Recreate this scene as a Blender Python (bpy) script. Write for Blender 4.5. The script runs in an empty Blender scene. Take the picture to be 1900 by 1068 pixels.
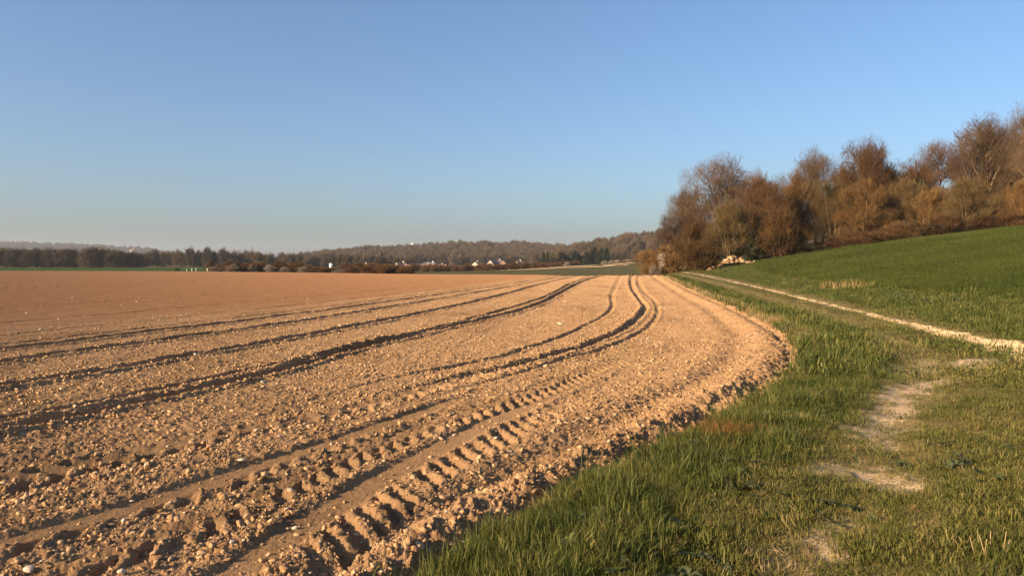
import bpy, math, random
import numpy as np
from mathutils import Vector

R = math.radians
rng = np.random.default_rng(7)
random.seed(7)
sc = bpy.context.scene
C = sc.collection

# ------------------------------------------------------------------ camera
EYE = 1.65
cam = bpy.data.cameras.new('camera')
cam.lens, cam.sensor_width = 27.2, 36.0
cam.clip_start, cam.clip_end = 0.05, 30000
co = bpy.data.objects.new('camera', cam)
co.location = (0, 0, EYE)
co.rotation_euler = (R(90 - 1.756), 0, 0)
C.objects.link(co)
sc.camera = co

# ------------------------------------------------------------------ sky and sun
SUN_EL, SUN_AZ = 20.0, 238.0          # azimuth of the sun, clockwise from +Y (behind the camera, to the left)
world = bpy.data.worlds.new('World')
sc.world = world
world.use_nodes = True
wn = world.node_tree
wn.nodes.clear()
sky = wn.nodes.new('ShaderNodeTexSky')
sky.sky_type = 'NISHITA'
sky.sun_disc = False
sky.sun_elevation = R(SUN_EL)
sky.sun_rotation = R(SUN_AZ)
sky.air_density, sky.dust_density, sky.ozone_density = 1.0, 2.4, 4.6
sky.altitude = 100
bg = wn.nodes.new('ShaderNodeBackground')
bg.inputs['Strength'].default_value = 0.088
out = wn.nodes.new('ShaderNodeOutputWorld')
wn.links.new(sky.outputs[0], bg.inputs['Color'])
wn.links.new(bg.outputs[0], out.inputs['Surface'])

sl = bpy.data.lights.new('sun', 'SUN')
sl.energy, sl.angle, sl.color = 5.0, R(0.53), (1.0, 0.74, 0.45)
so = bpy.data.objects.new('sun', sl)
a = R(SUN_AZ)
to_sun = Vector((math.sin(a) * math.cos(R(SUN_EL)), math.cos(a) * math.cos(R(SUN_EL)), math.sin(R(SUN_EL))))
so.rotation_euler = to_sun.to_track_quat('Z', 'Y').to_euler()
so.location = (-30, -30, 30)
C.objects.link(so)

sc.view_settings.view_transform = 'Standard'
sc.view_settings.look = 'None'
sc.view_settings.exposure = 1.08
sc.view_settings.gamma = 1.0
sc.cycles.use_denoising = True
sc.cycles.max_bounces = 6
sc.cycles.diffuse_bounces = 3
sc.cycles.transparent_max_bounces = 8
sc.cycles.volume_bounces = 0

# ------------------------------------------------------------------ helpers
def ss(a, b, x):
    t = np.clip((x - a) / (b - a), 0, 1)
    return t * t * (3 - 2 * t)

def softplus(x, w):
    return w * np.logaddexp(0, x / w)

def _hash(ix, iy, seed):
    h = (ix.astype(np.int64) * 374761393 + iy.astype(np.int64) * 668265263 + seed * 974711) & 0xFFFFFFFF
    h = ((h ^ (h >> 13)) * 1274126177) & 0xFFFFFFFF
    return ((h ^ (h >> 16)) & 0xFFFF) / 65535.0

def noise(x, y, seed=0):
    """gradient noise, about -0.7..0.7"""
    x, y = np.asarray(x, float), np.asarray(y, float)
    ix, iy = np.floor(x), np.floor(y)
    fx, fy = x - ix, y - iy
    u, v = fx * fx * fx * (fx * (fx * 6 - 15) + 10), fy * fy * fy * (fy * (fy * 6 - 15) + 10)
    def g(dx, dy):
        t = _hash(ix + dx, iy + dy, seed) * 2 * np.pi
        return np.cos(t) * (fx - dx) + np.sin(t) * (fy - dy)
    return (g(0, 0) * (1 - u) + g(1, 0) * u) * (1 - v) + (g(0, 1) * (1 - u) + g(1, 1) * u) * v

def curve(pts):
    """smooth x = g(y) through (y, x) points (Hermite), straight beyond both ends"""
    p = np.array(sorted(pts), float)
    Y, X = p[:, 0], p[:, 1]
    m = np.gradient(X, Y)
    ends = (m[0], m[-1])
    ys = np.concatenate([np.linspace(Y[i], Y[i + 1], 12, endpoint=False) for i in range(len(Y) - 1)] + [[Y[-1]]])
    k = np.clip(np.searchsorted(Y, ys, 'right') - 1, 0, len(Y) - 2)
    h = Y[k + 1] - Y[k]
    t = (ys - Y[k]) / h
    xs = ((2 * t**3 - 3 * t**2 + 1) * X[k] + (t**3 - 2 * t**2 + t) * h * m[k]
          + (-2 * t**3 + 3 * t**2) * X[k + 1] + (t**3 - t**2) * h * m[k + 1])
    def g(y):
        y = np.asarray(y, float)
        r = np.interp(y, ys, xs)
        r = np.where(y < Y[0], X[0] + (y - Y[0]) * ends[0], r)
        return np.where(y > Y[-1], X[-1] + (y - Y[-1]) * ends[1], r)
    def slope(y):
        return (g(np.asarray(y) + 0.3) - g(np.asarray(y) - 0.3)) / 0.6
    return g, slope

def mesh_np(name, V, F, mat=None, smooth=False, cols=None):
    """one mesh from numpy arrays; F is (n,3) or (n,4)"""
    me = bpy.data.meshes.new(name)
    V = np.ascontiguousarray(V, np.float32)
    F = np.ascontiguousarray(F, np.int32)
    n, k = F.shape
    me.vertices.add(len(V))
    me.vertices.foreach_set('co', V.ravel())
    me.loops.add(n * k)
    me.loops.foreach_set('vertex_index', F.ravel())
    me.polygons.add(n)
    me.polygons.foreach_set('loop_start', np.arange(0, n * k, k, dtype=np.int32))
    if smooth:
        me.polygons.foreach_set('use_smooth', np.ones(n, bool))
    if cols is not None:
        ca = me.color_attributes.new('tone', 'FLOAT_COLOR', 'POINT')
        c4 = np.ones((len(V), 4), np.float32)
        c4[:, :3] = cols
        ca.data.foreach_set('color', c4.ravel())
    me.update(calc_edges=True)
    if mat:
        me.materials.append(mat)
    return me

def obj(name, me, parent=None, loc=(0, 0, 0), rz=0.0, scale=None):
    o = bpy.data.objects.new(name, me)
    C.objects.link(o)
    o.parent = parent
    o.location = loc
    o.rotation_euler = (0, 0, rz)
    if scale is not None:
        o.scale = scale
    return o

def tag(o, label=None, cat=None, group=None, kind=None):
    if label: o['label'] = label
    if cat: o['category'] = cat
    if group: o['group'] = group
    if kind: o['kind'] = kind
    return o

def grid_faces(nr, nc):
    i = np.arange(nr * nc).reshape(nr, nc)
    return np.stack([i[:-1, :-1], i[:-1, 1:], i[1:, 1:], i[1:, :-1]], -1).reshape(-1, 4)

def boxes(lst):
    """list of (x0,x1,y0,y1,z0,z1) -> V, F"""
    V, F = [], []
    for x0, x1, y0, y1, z0, z1 in lst:
        b = len(V)
        V += [(x0, y0, z0), (x1, y0, z0), (x1, y1, z0), (x0, y1, z0), (x0, y0, z1), (x1, y0, z1), (x1, y1, z1), (x0, y1, z1)]
        F += [[b + i for i in q] for q in ((0, 3, 2, 1), (4, 5, 6, 7), (0, 1, 5, 4), (1, 2, 6, 5), (2, 3, 7, 6), (3, 0, 4, 7))]
    return np.array(V, float), np.array(F)

def tubes(P0, P1, R0, R1, n=4):
    """frustums between point pairs -> V, F"""
    P0, P1 = np.asarray(P0, float), np.asarray(P1, float)
    d = P1 - P0
    d /= np.linalg.norm(d, axis=1, keepdims=True) + 1e-9
    ref = np.where(np.abs(d[:, 2:3]) > 0.9, [[1., 0, 0]], [[0, 0, 1.]])
    u = np.cross(d, ref); u /= np.linalg.norm(u, axis=1, keepdims=True)
    v = np.cross(d, u)
    t = np.arange(n) * 2 * np.pi / n
    ring = np.cos(t)[None, :, None] * u[:, None] + np.sin(t)[None, :, None] * v[:, None]
    A = P0[:, None] + ring * np.asarray(R0)[:, None, None]
    B = P1[:, None] + ring * np.asarray(R1)[:, None, None]
    m = len(P0)
    V = np.concatenate([A, B], 1).reshape(-1, 3)
    i = np.arange(n); j = (i + 1) % n
    q = np.stack([i, j, j + n, i + n], -1)
    F = (np.arange(m)[:, None, None] * 2 * n + q[None]).reshape(-1, 4)
    return V, F

# ------------------------------------------------------------------ materials
def new_mat(name):
    m = bpy.data.materials.new(name)
    m.use_nodes = True
    nt = m.node_tree
    nt.nodes.clear()
    o = nt.nodes.new('ShaderNodeOutputMaterial')
    return m, nt, o

def N(nt, typ, **kw):
    n = nt.nodes.new(typ)
    for k, v in kw.items():
        setattr(n, k, v)
    return n

def ramp(nt, fac, stops):
    r = N(nt, 'ShaderNodeValToRGB')
    e = r.color_ramp.elements
    while len(e) < len(stops):
        e.new(0.5)
    for k, (p, c) in enumerate(stops):
        e[k].position = p
        e[k].color = (*c, 1)
    nt.links.new(fac, r.inputs[0])
    return r.outputs[0]

def tex_noise(nt, vec, scale, detail=4, rough=0.6):
    n = N(nt, 'ShaderNodeTexNoise')
    n.inputs['Scale'].default_value = scale
    n.inputs['Detail'].default_value = detail
    n.inputs['Roughness'].default_value = rough
    if vec is not None:
        nt.links.new(vec, n.inputs['Vector'])
    return n.outputs['Fac']

def mixc(nt, fac, a, b, mode='MIX'):
    m = N(nt, 'ShaderNodeMix', data_type='RGBA', blend_type=mode)
    for s, v in ((m.inputs[0], fac), (m.inputs[6], a), (m.inputs[7], b)):
        if isinstance(v, (float, int)):
            s.default_value = v
        elif isinstance(v, tuple):
            s.default_value = (*v, 1)
        else:
            nt.links.new(v, s)
    return m.outputs[2]

def principled(nt, o, col, rough=0.9, spec=0.1, bump=None, bstr=0.5, bdist=0.02):
    p = N(nt, 'ShaderNodeBsdfPrincipled')
    p.inputs['Roughness'].default_value = rough
    p.inputs['Specular IOR Level'].default_value = spec
    if isinstance(col, tuple):
        p.inputs['Base Color'].default_value = (*col, 1)
    else:
        nt.links.new(col, p.inputs['Base Color'])
    if bump is not None:
        b = N(nt, 'ShaderNodeBump')
        b.inputs['Strength'].default_value = bstr
        b.inputs['Distance'].default_value = bdist
        nt.links.new(bump, b.inputs['Height'])
        nt.links.new(b.outputs[0], p.inputs['Normal'])
    nt.links.new(p.outputs[0], o.inputs['Surface'])
    return p

def soil_mat(name, lo, mid, hi, tone=False, bump=True):
    m, nt, o = new_mat(name)
    g = N(nt, 'ShaderNodeNewGeometry').outputs['Position']
    n1 = tex_noise(nt, g, 0.9, 6, 0.65)
    n2 = tex_noise(nt, g, 17, 5, 0.7)
    n3 = tex_noise(nt, g, 90, 3, 0.7)
    c = ramp(nt, n2, [(0.3, lo), (0.5, mid), (0.72, hi)])
    c = mixc(nt, 0.45, c, ramp(nt, n1, [(0.35, lo), (0.65, hi)]))
    c = mixc(nt, 0.35, c, ramp(nt, n3, [(0.3, lo), (0.7, hi)]))
    if tone:
        at = N(nt, 'ShaderNodeAttribute', attribute_name='tone')
        c = mixc(nt, 1.0, c, at.outputs['Color'], 'MULTIPLY')
    h = N(nt, 'ShaderNodeMath', operation='ADD')
    nt.links.new(n2, h.inputs[0]); nt.links.new(n3, h.inputs[1])
    p = principled(nt, o, c, 1.0, 0.03, h.outputs[0], 0.9 if bump else 0.35, 0.02 if bump else 0.01)
    p.inputs['Diffuse Roughness'].default_value = 1.0
    return m

def var_mat(name, cols, scale=3.0, rough=0.9, spec=0.1, rand=0.35, transl=0.0, bump=0.0):
    """colour from object/instance random and a world-space noise"""
    m, nt, o = new_mat(name)
    g = N(nt, 'ShaderNodeNewGeometry').outputs['Position']
    oi = N(nt, 'ShaderNodeObjectInfo').outputs['Random']
    n1 = tex_noise(nt, g, scale, 3, 0.6)
    a = N(nt, 'ShaderNodeMix', data_type='FLOAT')
    a.inputs[0].default_value = rand
    nt.links.new(n1, a.inputs[2]); nt.links.new(oi, a.inputs[3])
    k = len(cols)
    c = ramp(nt, a.outputs[0], [(0.25 + 0.5 * i / max(1, k - 1), cc) for i, cc in enumerate(cols)])
    p = principled(nt, o, c, rough, spec, n1 if bump else None, bump, 0.03)
    if transl:
        t = N(nt, 'ShaderNodeBsdfTranslucent')
        nt.links.new(c, t.inputs[0])
        mx = N(nt, 'ShaderNodeMixShader')
        mx.inputs[0].default_value = transl
        nt.links.new(p.outputs[0], mx.inputs[1]); nt.links.new(t.outputs[0], mx.inputs[2])
        nt.links.new(mx.outputs[0], o.inputs['Surface'])
    return m

def tone_mat(name, scale=0.5, amt=0.35):
    """land cover colours from the mesh attribute, broken up by noise"""
    m, nt, o = new_mat(name)
    g = N(nt, 'ShaderNodeNewGeometry').outputs['Position']
    at = N(nt, 'ShaderNodeAttribute', attribute_name='tone').outputs['Color']
    n1 = tex_noise(nt, g, scale, 6, 0.65)
    n2 = tex_noise(nt, g, scale * 14, 4, 0.7)
    f = ramp(nt, n1, [(0.3, (1 - amt,) * 3), (0.7, (1 + amt * 0.6,) * 3)])
    f2 = ramp(nt, n2, [(0.3, (1 - amt,) * 3), (0.7, (1 + amt * 0.6,) * 3)])
    c = mixc(nt, 1.0, mixc(nt, 1.0, at, f, 'MULTIPLY'), f2, 'MULTIPLY')
    principled(nt, o, c, 1.0, 0.02, n2, 0.6, 0.03)
    return m

M = {}
M['soil'] = soil_mat('dry_tilled_soil', (0.26, 0.150, 0.074), (0.37, 0.222, 0.112), (0.46, 0.292, 0.158), tone=True)
M['clod'] = var_mat('soil_clod', [(0.23, 0.135, 0.066), (0.35, 0.21, 0.105), (0.40, 0.25, 0.13), (0.45, 0.295, 0.165)], 9, 1.0, 0.03, 0.6, bump=0.6)
M['stone'] = var_mat('pale_flint', [(0.44, 0.34, 0.23), (0.60, 0.50, 0.38)], 20, 0.7, 0.2, 0.5)
M['verge'] = tone_mat('verge_ground', 1.3, 0.4)
M['land'] = tone_mat('land_cover', 0.05, 0.25)
M['grass'] = var_mat('meadow_grass', [(0.034, 0.050, 0.008), (0.062, 0.080, 0.013), (0.105, 0.115, 0.022), (0.20, 0.18, 0.050)], 2.6, 0.6, 0.25, 0.45, 0.3)
M['shortgrass'] = var_mat('worn_grass', [(0.060, 0.070, 0.012), (0.105, 0.110, 0.022), (0.16, 0.148, 0.036), (0.27, 0.21, 0.075)], 1.6, 0.7, 0.2, 0.5, 0.3)
M['straw'] = var_mat('dry_grass', [(0.28, 0.17, 0.07), (0.40, 0.27, 0.12), (0.50, 0.36, 0.19)], 3, 0.8, 0.1, 0.6, 0.25)
M['rust'] = var_mat('rusty_dead_grass', [(0.14, 0.055, 0.018), (0.20, 0.09, 0.03), (0.22, 0.13, 0.05)], 5, 0.9, 0.05, 0.6, 0.2)
M['wheat'] = var_mat('young_wheat', [(0.036, 0.050, 0.008), (0.060, 0.078, 0.012), (0.098, 0.106, 0.020)], 0.12, 0.6, 0.2, 0.3, 0.3)
M['path'] = soil_mat('chalky_path_dirt', (0.31, 0.215, 0.12), (0.41, 0.295, 0.175), (0.50, 0.375, 0.235), bump=False)
M['bark'] = var_mat('bark', [(0.10, 0.070, 0.045), (0.17, 0.12, 0.08)], 4, 0.95, 0.05, 0.4)
M['palebark'] = var_mat('pale_bark', [(0.22, 0.15, 0.09), (0.32, 0.23, 0.14)], 4, 0.95, 0.05, 0.4)
M['oak_twig'] = var_mat('grey_brown_twigs', [(0.085, 0.056, 0.033), (0.14, 0.092, 0.055)], 0.5, 0.95, 0.03, 0.5)
M['hazel_twig'] = var_mat('orange_brown_twigs', [(0.070, 0.040, 0.016), (0.115, 0.064, 0.025), (0.19, 0.108, 0.040)], 0.5, 0.95, 0.03, 0.5)
M['red_twig'] = var_mat('reddish_twigs', [(0.090, 0.050, 0.023), (0.145, 0.080, 0.037)], 0.5, 0.95, 0.03, 0.5)
M['olive_twig'] = var_mat('olive_brown_twigs', [(0.085, 0.058, 0.024), (0.15, 0.10, 0.042)], 0.5, 0.95, 0.03, 0.5)
M['far_twig'] = var_mat('far_brown_twigs', [(0.078, 0.060, 0.040), (0.105, 0.079, 0.051), (0.145, 0.104, 0.066)], 0.02, 0.95, 0.02, 0.6)
M['pale_twig'] = var_mat('pale_poplar_twigs', [(0.24, 0.18, 0.12), (0.30, 0.22, 0.15)], 0.2, 0.95, 0.02, 0.5)
M['ivy'] = var_mat('dark_evergreen_leaves', [(0.024, 0.024, 0.009), (0.042, 0.039, 0.013), (0.075, 0.064, 0.022)], 1.5, 0.5, 0.3, 0.4, 0.15)
M['conifer'] = var_mat('conifer_needles', [(0.020, 0.028, 0.014), (0.034, 0.042, 0.02)], 0.3, 0.7, 0.1, 0.5)
M['blossom'] = var_mat('blackthorn_blossom', [(0.66, 0.58, 0.46), (0.80, 0.74, 0.64)], 0.8, 0.8, 0.1, 0.5, 0.2)
M['blossom_twig'] = var_mat('pale_blossoming_twigs', [(0.17, 0.125, 0.09), (0.32, 0.26, 0.20)], 0.8, 0.9, 0.05, 0.5)
M['weed'] = var_mat('weed_leaves', [(0.07, 0.085, 0.03), (0.13, 0.14, 0.06)], 5, 0.7, 0.2, 0.5, 0.2)
M['cutwood'] = var_mat('fresh_split_wood', [(0.30, 0.18, 0.10), (0.42, 0.27, 0.15), (0.52, 0.36, 0.22)], 1.2, 0.8, 0.1, 0.7)
M['logbark'] = var_mat('log_bark', [(0.20, 0.12, 0.07), (0.32, 0.21, 0.13)], 1.2, 0.9, 0.1, 0.7)
M['render'] = var_mat('house_render', [(0.44, 0.37, 0.29), (0.60, 0.53, 0.44)], 0.1, 0.9, 0.1, 0.8)
M['roof'] = var_mat('tile_roof', [(0.20, 0.12, 0.08), (0.28, 0.19, 0.14)], 0.3, 0.9, 0.1, 0.6)
M['slate'] = var_mat('slate_roof', [(0.07, 0.08, 0.09), (0.10, 0.105, 0.11)], 0.3, 0.7, 0.2, 0.6)
M['glass'] = var_mat('window_glass', [(0.02, 0.025, 0.03), (0.03, 0.035, 0.04)], 0.3, 0.1, 0.5, 0.6)
M['white'] = var_mat('white_paint', [(0.74, 0.72, 0.68), (0.80, 0.78, 0.74)], 0.5, 0.6, 0.3, 0.5)
M['darkwood'] = var_mat('weathered_dark_wood', [(0.05, 0.04, 0.03), (0.09, 0.07, 0.05)], 5, 0.9, 0.1, 0.5)

# ------------------------------------------------------------------ the lie of the land
rut_right, _ = curve([(-10, 5.2), (5, 7.8), (14.35, 9.5), (16.9, 10.0), (25.5, 11.7), (42.0, 14.5), (70, 18.3), (100, 22.2), (140, 27.5)])
rut_left, _ = curve([(-3, -2.5), (4.38, 1.75), (5.92, 2.75), (7.89, 3.95), (11.3, 6.0), (15, 7.6), (19.7, 8.95), (37, 12.0), (70, 16.6), (100, 20.6), (140, 26)])
edge, edge_slope = curve([(-10, -6.5), (0, -2.4), (4.1, -0.34), (4.93, 0.05), (5.78, 0.6), (7.4, 1.75), (9.47, 3.05), (12.46, 4.75), (16.91, 6.25), (24.2, 7.75), (42.5, 10.4), (65, 13.6), (88, 17.2), (110, 20.6)])
wheat_edge, _ = curve([(-10, 11.5), (10, 14.0), (25, 16.6), (36, 18.0), (50, 20.0), (70, 23.2), (100, 31), (118, 36)])
far_edge_pts = np.array([(-400, 230), (-130, 197), (-70, 182), (-36, 150), (-13, 128), (4, 122), (20, 117), (60, 117)], float)

def far_edge(x):
    return np.interp(x, far_edge_pts[:, 0], far_edge_pts[:, 1])

def macro(x, y):
    x, y = np.asarray(x, float), np.asarray(y, float)
    u = x - rut_right(np.minimum(y, 200))
    mound = 0.35 * ss(25, 80, y) - 0.75 * ss(88, 122, y)
    verge = 0.60 * ss(20, 100, y)
    wl = ss(-9, 4, x - 0.1 * y)
    wr = ss(-3.5, 0.5, u)
    z = wl * (1 - wr) * mound + wr * verge
    bank = 0.165 * softplus(u - 2.3, 1.0)
    z = z + 12 * (1 - np.exp(-bank / 12)) * 1.12 * (1 - ss(140, 260, y) * 0.7)
    z = z + 0.05 * softplus(np.minimum(x, 260) + 5, 12) * ss(130, 280, y) * (1 - 0.6 * wr)
    z = z - 1.2 * ss(150, 290, y) * (1 - ss(-20, 60, x)) * ss(-90, -50, x)
    z = z - 3.2 * ss(335, 440, y) * ss(-150, -75, x) * (1 - ss(700, 900, y))
    return z

# tracks worn into the soil: (curve, half width, depth, berm height)
TR = {
 'a': ([(7.17, -1.95), (8.46, -1.47), (10.08, -0.7), (11.22, -0.15), (13.38, 0.9), (14.62, 1.56), (16.22, 2.26), (18.94, 3.17), (23.0, 4.25), (27.0, 5.1), (31.5, 5.9), (45, 7.65), (78, 12.7), (90, 14.8)], 0.075, 0.038, 0.012),
 'b': ([(8.16, -2.22), (9.51, -1.52), (10.91, -0.94), (12.33, -0.15), (13.69, 0.63), (14.8, 1.17), (16.56, 1.85), (18.94, 2.64), (22.4, 3.55), (26.8, 4.55), (29.6, 5.1), (35, 5.8), (48, 7.5), (78, 12.1), (90, 14.0)], 0.105, 0.062, 0.035),
 'c': ([(9.29, -2.52), (10.81, -1.88), (11.96, -1.29), (12.73, -0.85), (13.69, -0.28), (15.38, 0.36), (16.79, 0.87), (18.94, 1.49), (22.4, 2.38), (26.8, 3.36), (29.6, 3.83), (38, 4.9), (58, 7.9), (78, 10.9), (90, 12.7)], 0.075, 0.040, 0.012),
 'd': ([(6.0, -5.5), (8.03, -4.85), (9.4, -4.32), (10.29, -3.98), (11.72, -3.62), (13.93, -3.25), (17.54, -2.35), (26.0, 0.0), (32, 1.15), (43, 2.7), (64, 5.8), (90, 10.5)], 0.12, 0.095, 0.05),
 'e': ([(8.11, -5.45), (8.93, -5.08), (10.29, -4.62), (11.84, -4.1), (14.8, -3.15), (19.73, -2.0), (29.6, 0.05), (36, 1.25), (60, 4.6), (75, 7)], 0.085, 0.085, 0.025),
 'f': ([(10.21, -6.85), (11.28, -6.45), (13.53, -5.8), (16.33, -5.1), (22.13, -3.8), (33.83, -1.6), (43.05, -0.2), (59.19, 2.06), (80, 5.5)], 0.12, 0.115, 0.045),
 'g': ([(12.8, -8.6), (14.18, -8.25), (16.11, -7.72), (20.24, -6.55), (33.83, -3.9), (43.05, -2.3), (59.19, 0.41), (80, 4)], 0.12, 0.115, 0.04),
 'h': ([(14.71, -9.9), (16.33, -9.4), (18.35, -8.85), (23.44, -7.55), (33.83, -5.4), (47.35, -3.0), (70, 1)], 0.12, 0.115, 0.04),
 'i': ([(30, -39.5), (52.6, -34.8), (67.7, -31.0), (94.7, -21.0), (150, -4)], 0.35, 0.12, 0.02),
 'j': ([(12, -11.5), (19.5, -9.6), (26, -8.1), (40, -5.4), (60, -1.9)], 0.07, 0.055, 0.01),
 'k': ([(12, -13.5), (22, -10.9), (30, -9.1), (45, -6.2), (70, -1.5)], 0.07, 0.055, 0.01),
 'l': ([(12, -17), (25, -13.6), (36, -11.2), (60, -6.0)], 0.09, 0.055, 0.01),
 'm': ([(10, -24), (30, -19), (50, -14.4), (80, -7)], 0.09, 0.055, 0.01),
 'n': ([(3, -1.75), (4.1, -1.5), (4.5, -1.41), (5.11, -1.26), (5.73, -1.09), (6.2, -0.93), (7.4, -0.50), (8.77, 0.05), (10.4, 0.75), (12.5, 1.65)], 0.13, 0.022, 0.016),
 'o': ([(3, -3.9), (4.55, -3.0), (5.26, -2.6), (6.07, -2.21), (6.76, -1.87), (8.31, -1.16), (9.6, -0.55)], 0.12, 0.02, 0.016),
 'p': ([(5, -4.6), (6.2, -3.6), (7.2, -2.95), (7.9, -2.5), (8.77, -1.86), (9.66, -1.36), (11.0, -0.73)], 0.10, 0.015, 0.015),
}
TRK = {k: (*curve(v[0]), *v[1:]) for k, v in TR.items()}
# bands of tyre lugs: (curve, lateral half width, lug spacing, skew, depth, y range)
LUG = [
 (*curve([(3.2, -1.38), (4.1, -1.13), (4.64, -1.0), (5.11, -0.88), (5.73, -0.71), (6.6, -0.40), (7.6, 0.02), (9, 0.62), (10.5, 1.3), (13, 2.4)]), 0.17, 0.26, 1.15, 0.055, 2.5, 10.0),
 (*curve([(3.4, -2.95), (4.4, -2.35), (5.57, -1.85), (6.58, -1.5), (7.29, -1.17), (8.31, -0.65), (9.66, 0.05), (11.55, 0.9), (13.5, 1.8), (16, 2.9)]), 0.10, 0.24, -0.9, 0.055, 2.8, 16),
 (*curve([(3.4, -2.70), (4.4, -2.08), (5.57, -1.60), (6.58, -1.26), (7.29, -0.93), (8.31, -0.41), (9.66, 0.30), (11.55, 1.15), (13.5, 2.05)]), 0.09, 0.24, 0.9, 0.05, 2.8, 14),
 (*curve([(4.0, -4.75), (5.0, -4.05), (6.6, -3.1), (7.89, -2.35), (8.77, -1.75), (9.66, -1.24), (11.01, -0.62), (13.3, 0.46), (16, 1.7)]), 0.11, 0.25, 0.9, 0.045, 3, 16),
 (*curve([(4.0, -5.1), (5.0, -4.40), (6.6, -3.45), (7.89, -2.68), (8.77, -2.08), (9.66, -1.57), (11.01, -0.92), (13.3, 0.16)]), 0.09, 0.25, -0.9, 0.04, 3, 14),
 (*curve([(3.2, -3.45), (4.55, -2.80), (5.26, -2.38), (6.07, -2.0), (6.76, -1.68), (8.31, -0.97), (10, -0.2)]), 0.09, 0.26, 1.0, 0.045, 2.5, 9),
]

def field_micro(x, y):
    """relief of the soil surface above the lie of the land, and how smooth/compacted it is (0..1)"""
    r = np.hypot(x, y)
    near = 1 - ss(10, 30, r)
    q = x - TRK['f'][0](y)                                   # across the working direction
    left = ss(-0.5, 5.0, TRK['h'][0](y) - x + 1.5 * noise(x * 0.3, y * 0.15, 16))                   # finely harrowed part beyond the last wheel mark
    tb = (edge(y) - x) / np.sqrt(1 + edge_slope(y) ** 2)      # metres in from the grass
    rough = (1 - 0.55 * left) * (1 + 0.8 * np.exp(-(tb / (0.9 * np.interp(y, [3.5, 6, 9, 14], [0.45, 0.55, 0.85, 1.0]))) ** 2))
    h = 0.030 * noise(x * 0.7, y * 0.7, 1) + 0.016 * noise(q * 2.3, y * 0.35, 2)
    h = h + rough * (0.020 * noise(x * 2.6, y * 2.6, 3) + 0.020 * noise(x * 6.1, y * 6.1, 4))
    crumb = 0.6 + 0.9 * np.clip(0.5 + noise(x * 1.1, y * 1.1, 10), 0, 1)         # coarser here, finer there
    h = h + rough * near * crumb * (0.030 * (np.abs(noise(x * 9.5, y * 9.5, 5)) - 0.2) + 0.030 * (np.abs(noise(x * 21, y * 21, 6)) - 0.2) + 0.022 * (np.abs(noise(x * 43, y * 43, 7)) - 0.2))
    h = h + near * np.exp(-((tb - 0.3) / 0.4) ** 2) * (0.12 * (np.abs(noise(x * 4.3, y * 4.3, 9)) - 0.2) + 0.07 * (np.abs(noise(x * 10, y * 10, 28)) - 0.2))
    h = h + rough * (1 - near) * (0.007 * noise(q * 7 + 0.8 * y, y * 1.1 - 0.5 * q, 8) + 0.006 * noise(q * 3.7, y * 0.25, 29))
    comp = np.zeros_like(h)
    wob = 0.05 * noise(x * 1.3, y * 1.3, 11)
    for k, (g, s, w, dep, berm) in TRK.items():
        w = np.maximum(w, 0.0028 * r)
        t = (x - g(y)) / np.sqrt(1 + s(y) ** 2) + wob * (w / 0.1) * 0.5 * (1 - 0.7 * ss(12, 30, r))
        wob2 = 1 + 0.55 * noise(x * 3.0 + 17, y * 3.0, 12)
        if k in 'nop':
            m = ss(1.35, 0.9, np.abs(t) / w)
            y_hi = {'n': 12.5, 'o': 10.6, 'p': 11.5}[k]
            m = m * ss(y_hi, y_hi - 2, y)
            h = h * (1 - 0.75 * m) - dep * m
            comp = np.maximum(comp, m)
            h = h + berm * wob2 * np.exp(-((np.abs(t) - 1.7 * w) / (0.5 * w)) ** 2) * ss(y_hi, y_hi - 2, y)
        else:
            fade = np.ones_like(y)
            if k in 'abc':
                fade = ss(8.5, 13.5, y)
            if k == 'd':
                fade = ss(5.5, 8.0, y)
            if k == 'i':
                fade = 1 - ss(94, 100, y)
            h = h - fade * dep * np.clip(wob2, 0.35, 1.5) * np.exp(-(t / w) ** 6)
            h = h + fade * berm * wob2 * (np.exp(-((t - 1.75 * w) / (0.55 * w)) ** 2) + 1.3 * np.exp(-((t + 1.75 * w) / (0.6 * w)) ** 2))
    for g, s, hw, sp, skew, dep, y0, y1 in LUG:
        sl = s(y)
        n_ = np.sqrt(1 + sl * sl)
        t = (x - g(y)) / n_
        along = (y + sl * (x - g(y)) / (n_ * n_)) * 1.1
        ph = (along + skew * t) / sp + 0.17 * noise(x * 2.6, y * 2.6, 13) + 0.10 * noise(x * 8, y * 8, 19)
        fr = np.abs(ph - np.round(ph)) * 2                    # 0 in the middle of a slot
        keep = ss(-0.35, 0.0, noise(np.round(ph) * 0.73 + 3.1, np.full_like(ph, 0.5 + 7 * hw), 14) + 0.05)
        slot = ss(0.60, 0.42, fr + 0.35 * noise(x * 15, y * 15, 17)) * ss(1.2, 0.9, np.abs(t) / hw + 0.3 * noise(x * 9, y * 9, 18))
        lift = ss(0.5, 0.9, fr) * ss(1.5, 0.9, np.abs(t) / hw)
        on = ss(y0, y0 + 0.6, y) * ss(y1, y1 - 4, y)
        h = h * (1 - (0.85 * slot + 0.45 * lift * (1 - slot)) * on * keep) + on * keep * (0.014 * lift * (1 + 1.5 * noise(x * 11, y * 11, 20)) - 0.82 * dep * slot * (1 + 0.8 * noise(np.round(ph) * 1.7, x * 0 + 2.2, 27)))
        comp = np.maximum(comp, 0.8 * np.clip(slot + lift, 0, 1) * on * keep)
    # plough furrow along the grass
    wv = (1 + 0.6 * noise(x * 1.7, y * 1.7, 15)) * 0.8
    tb = tb / np.interp(y, [3.5, 6, 9, 14], [0.45, 0.55, 0.85, 1.0])
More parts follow.
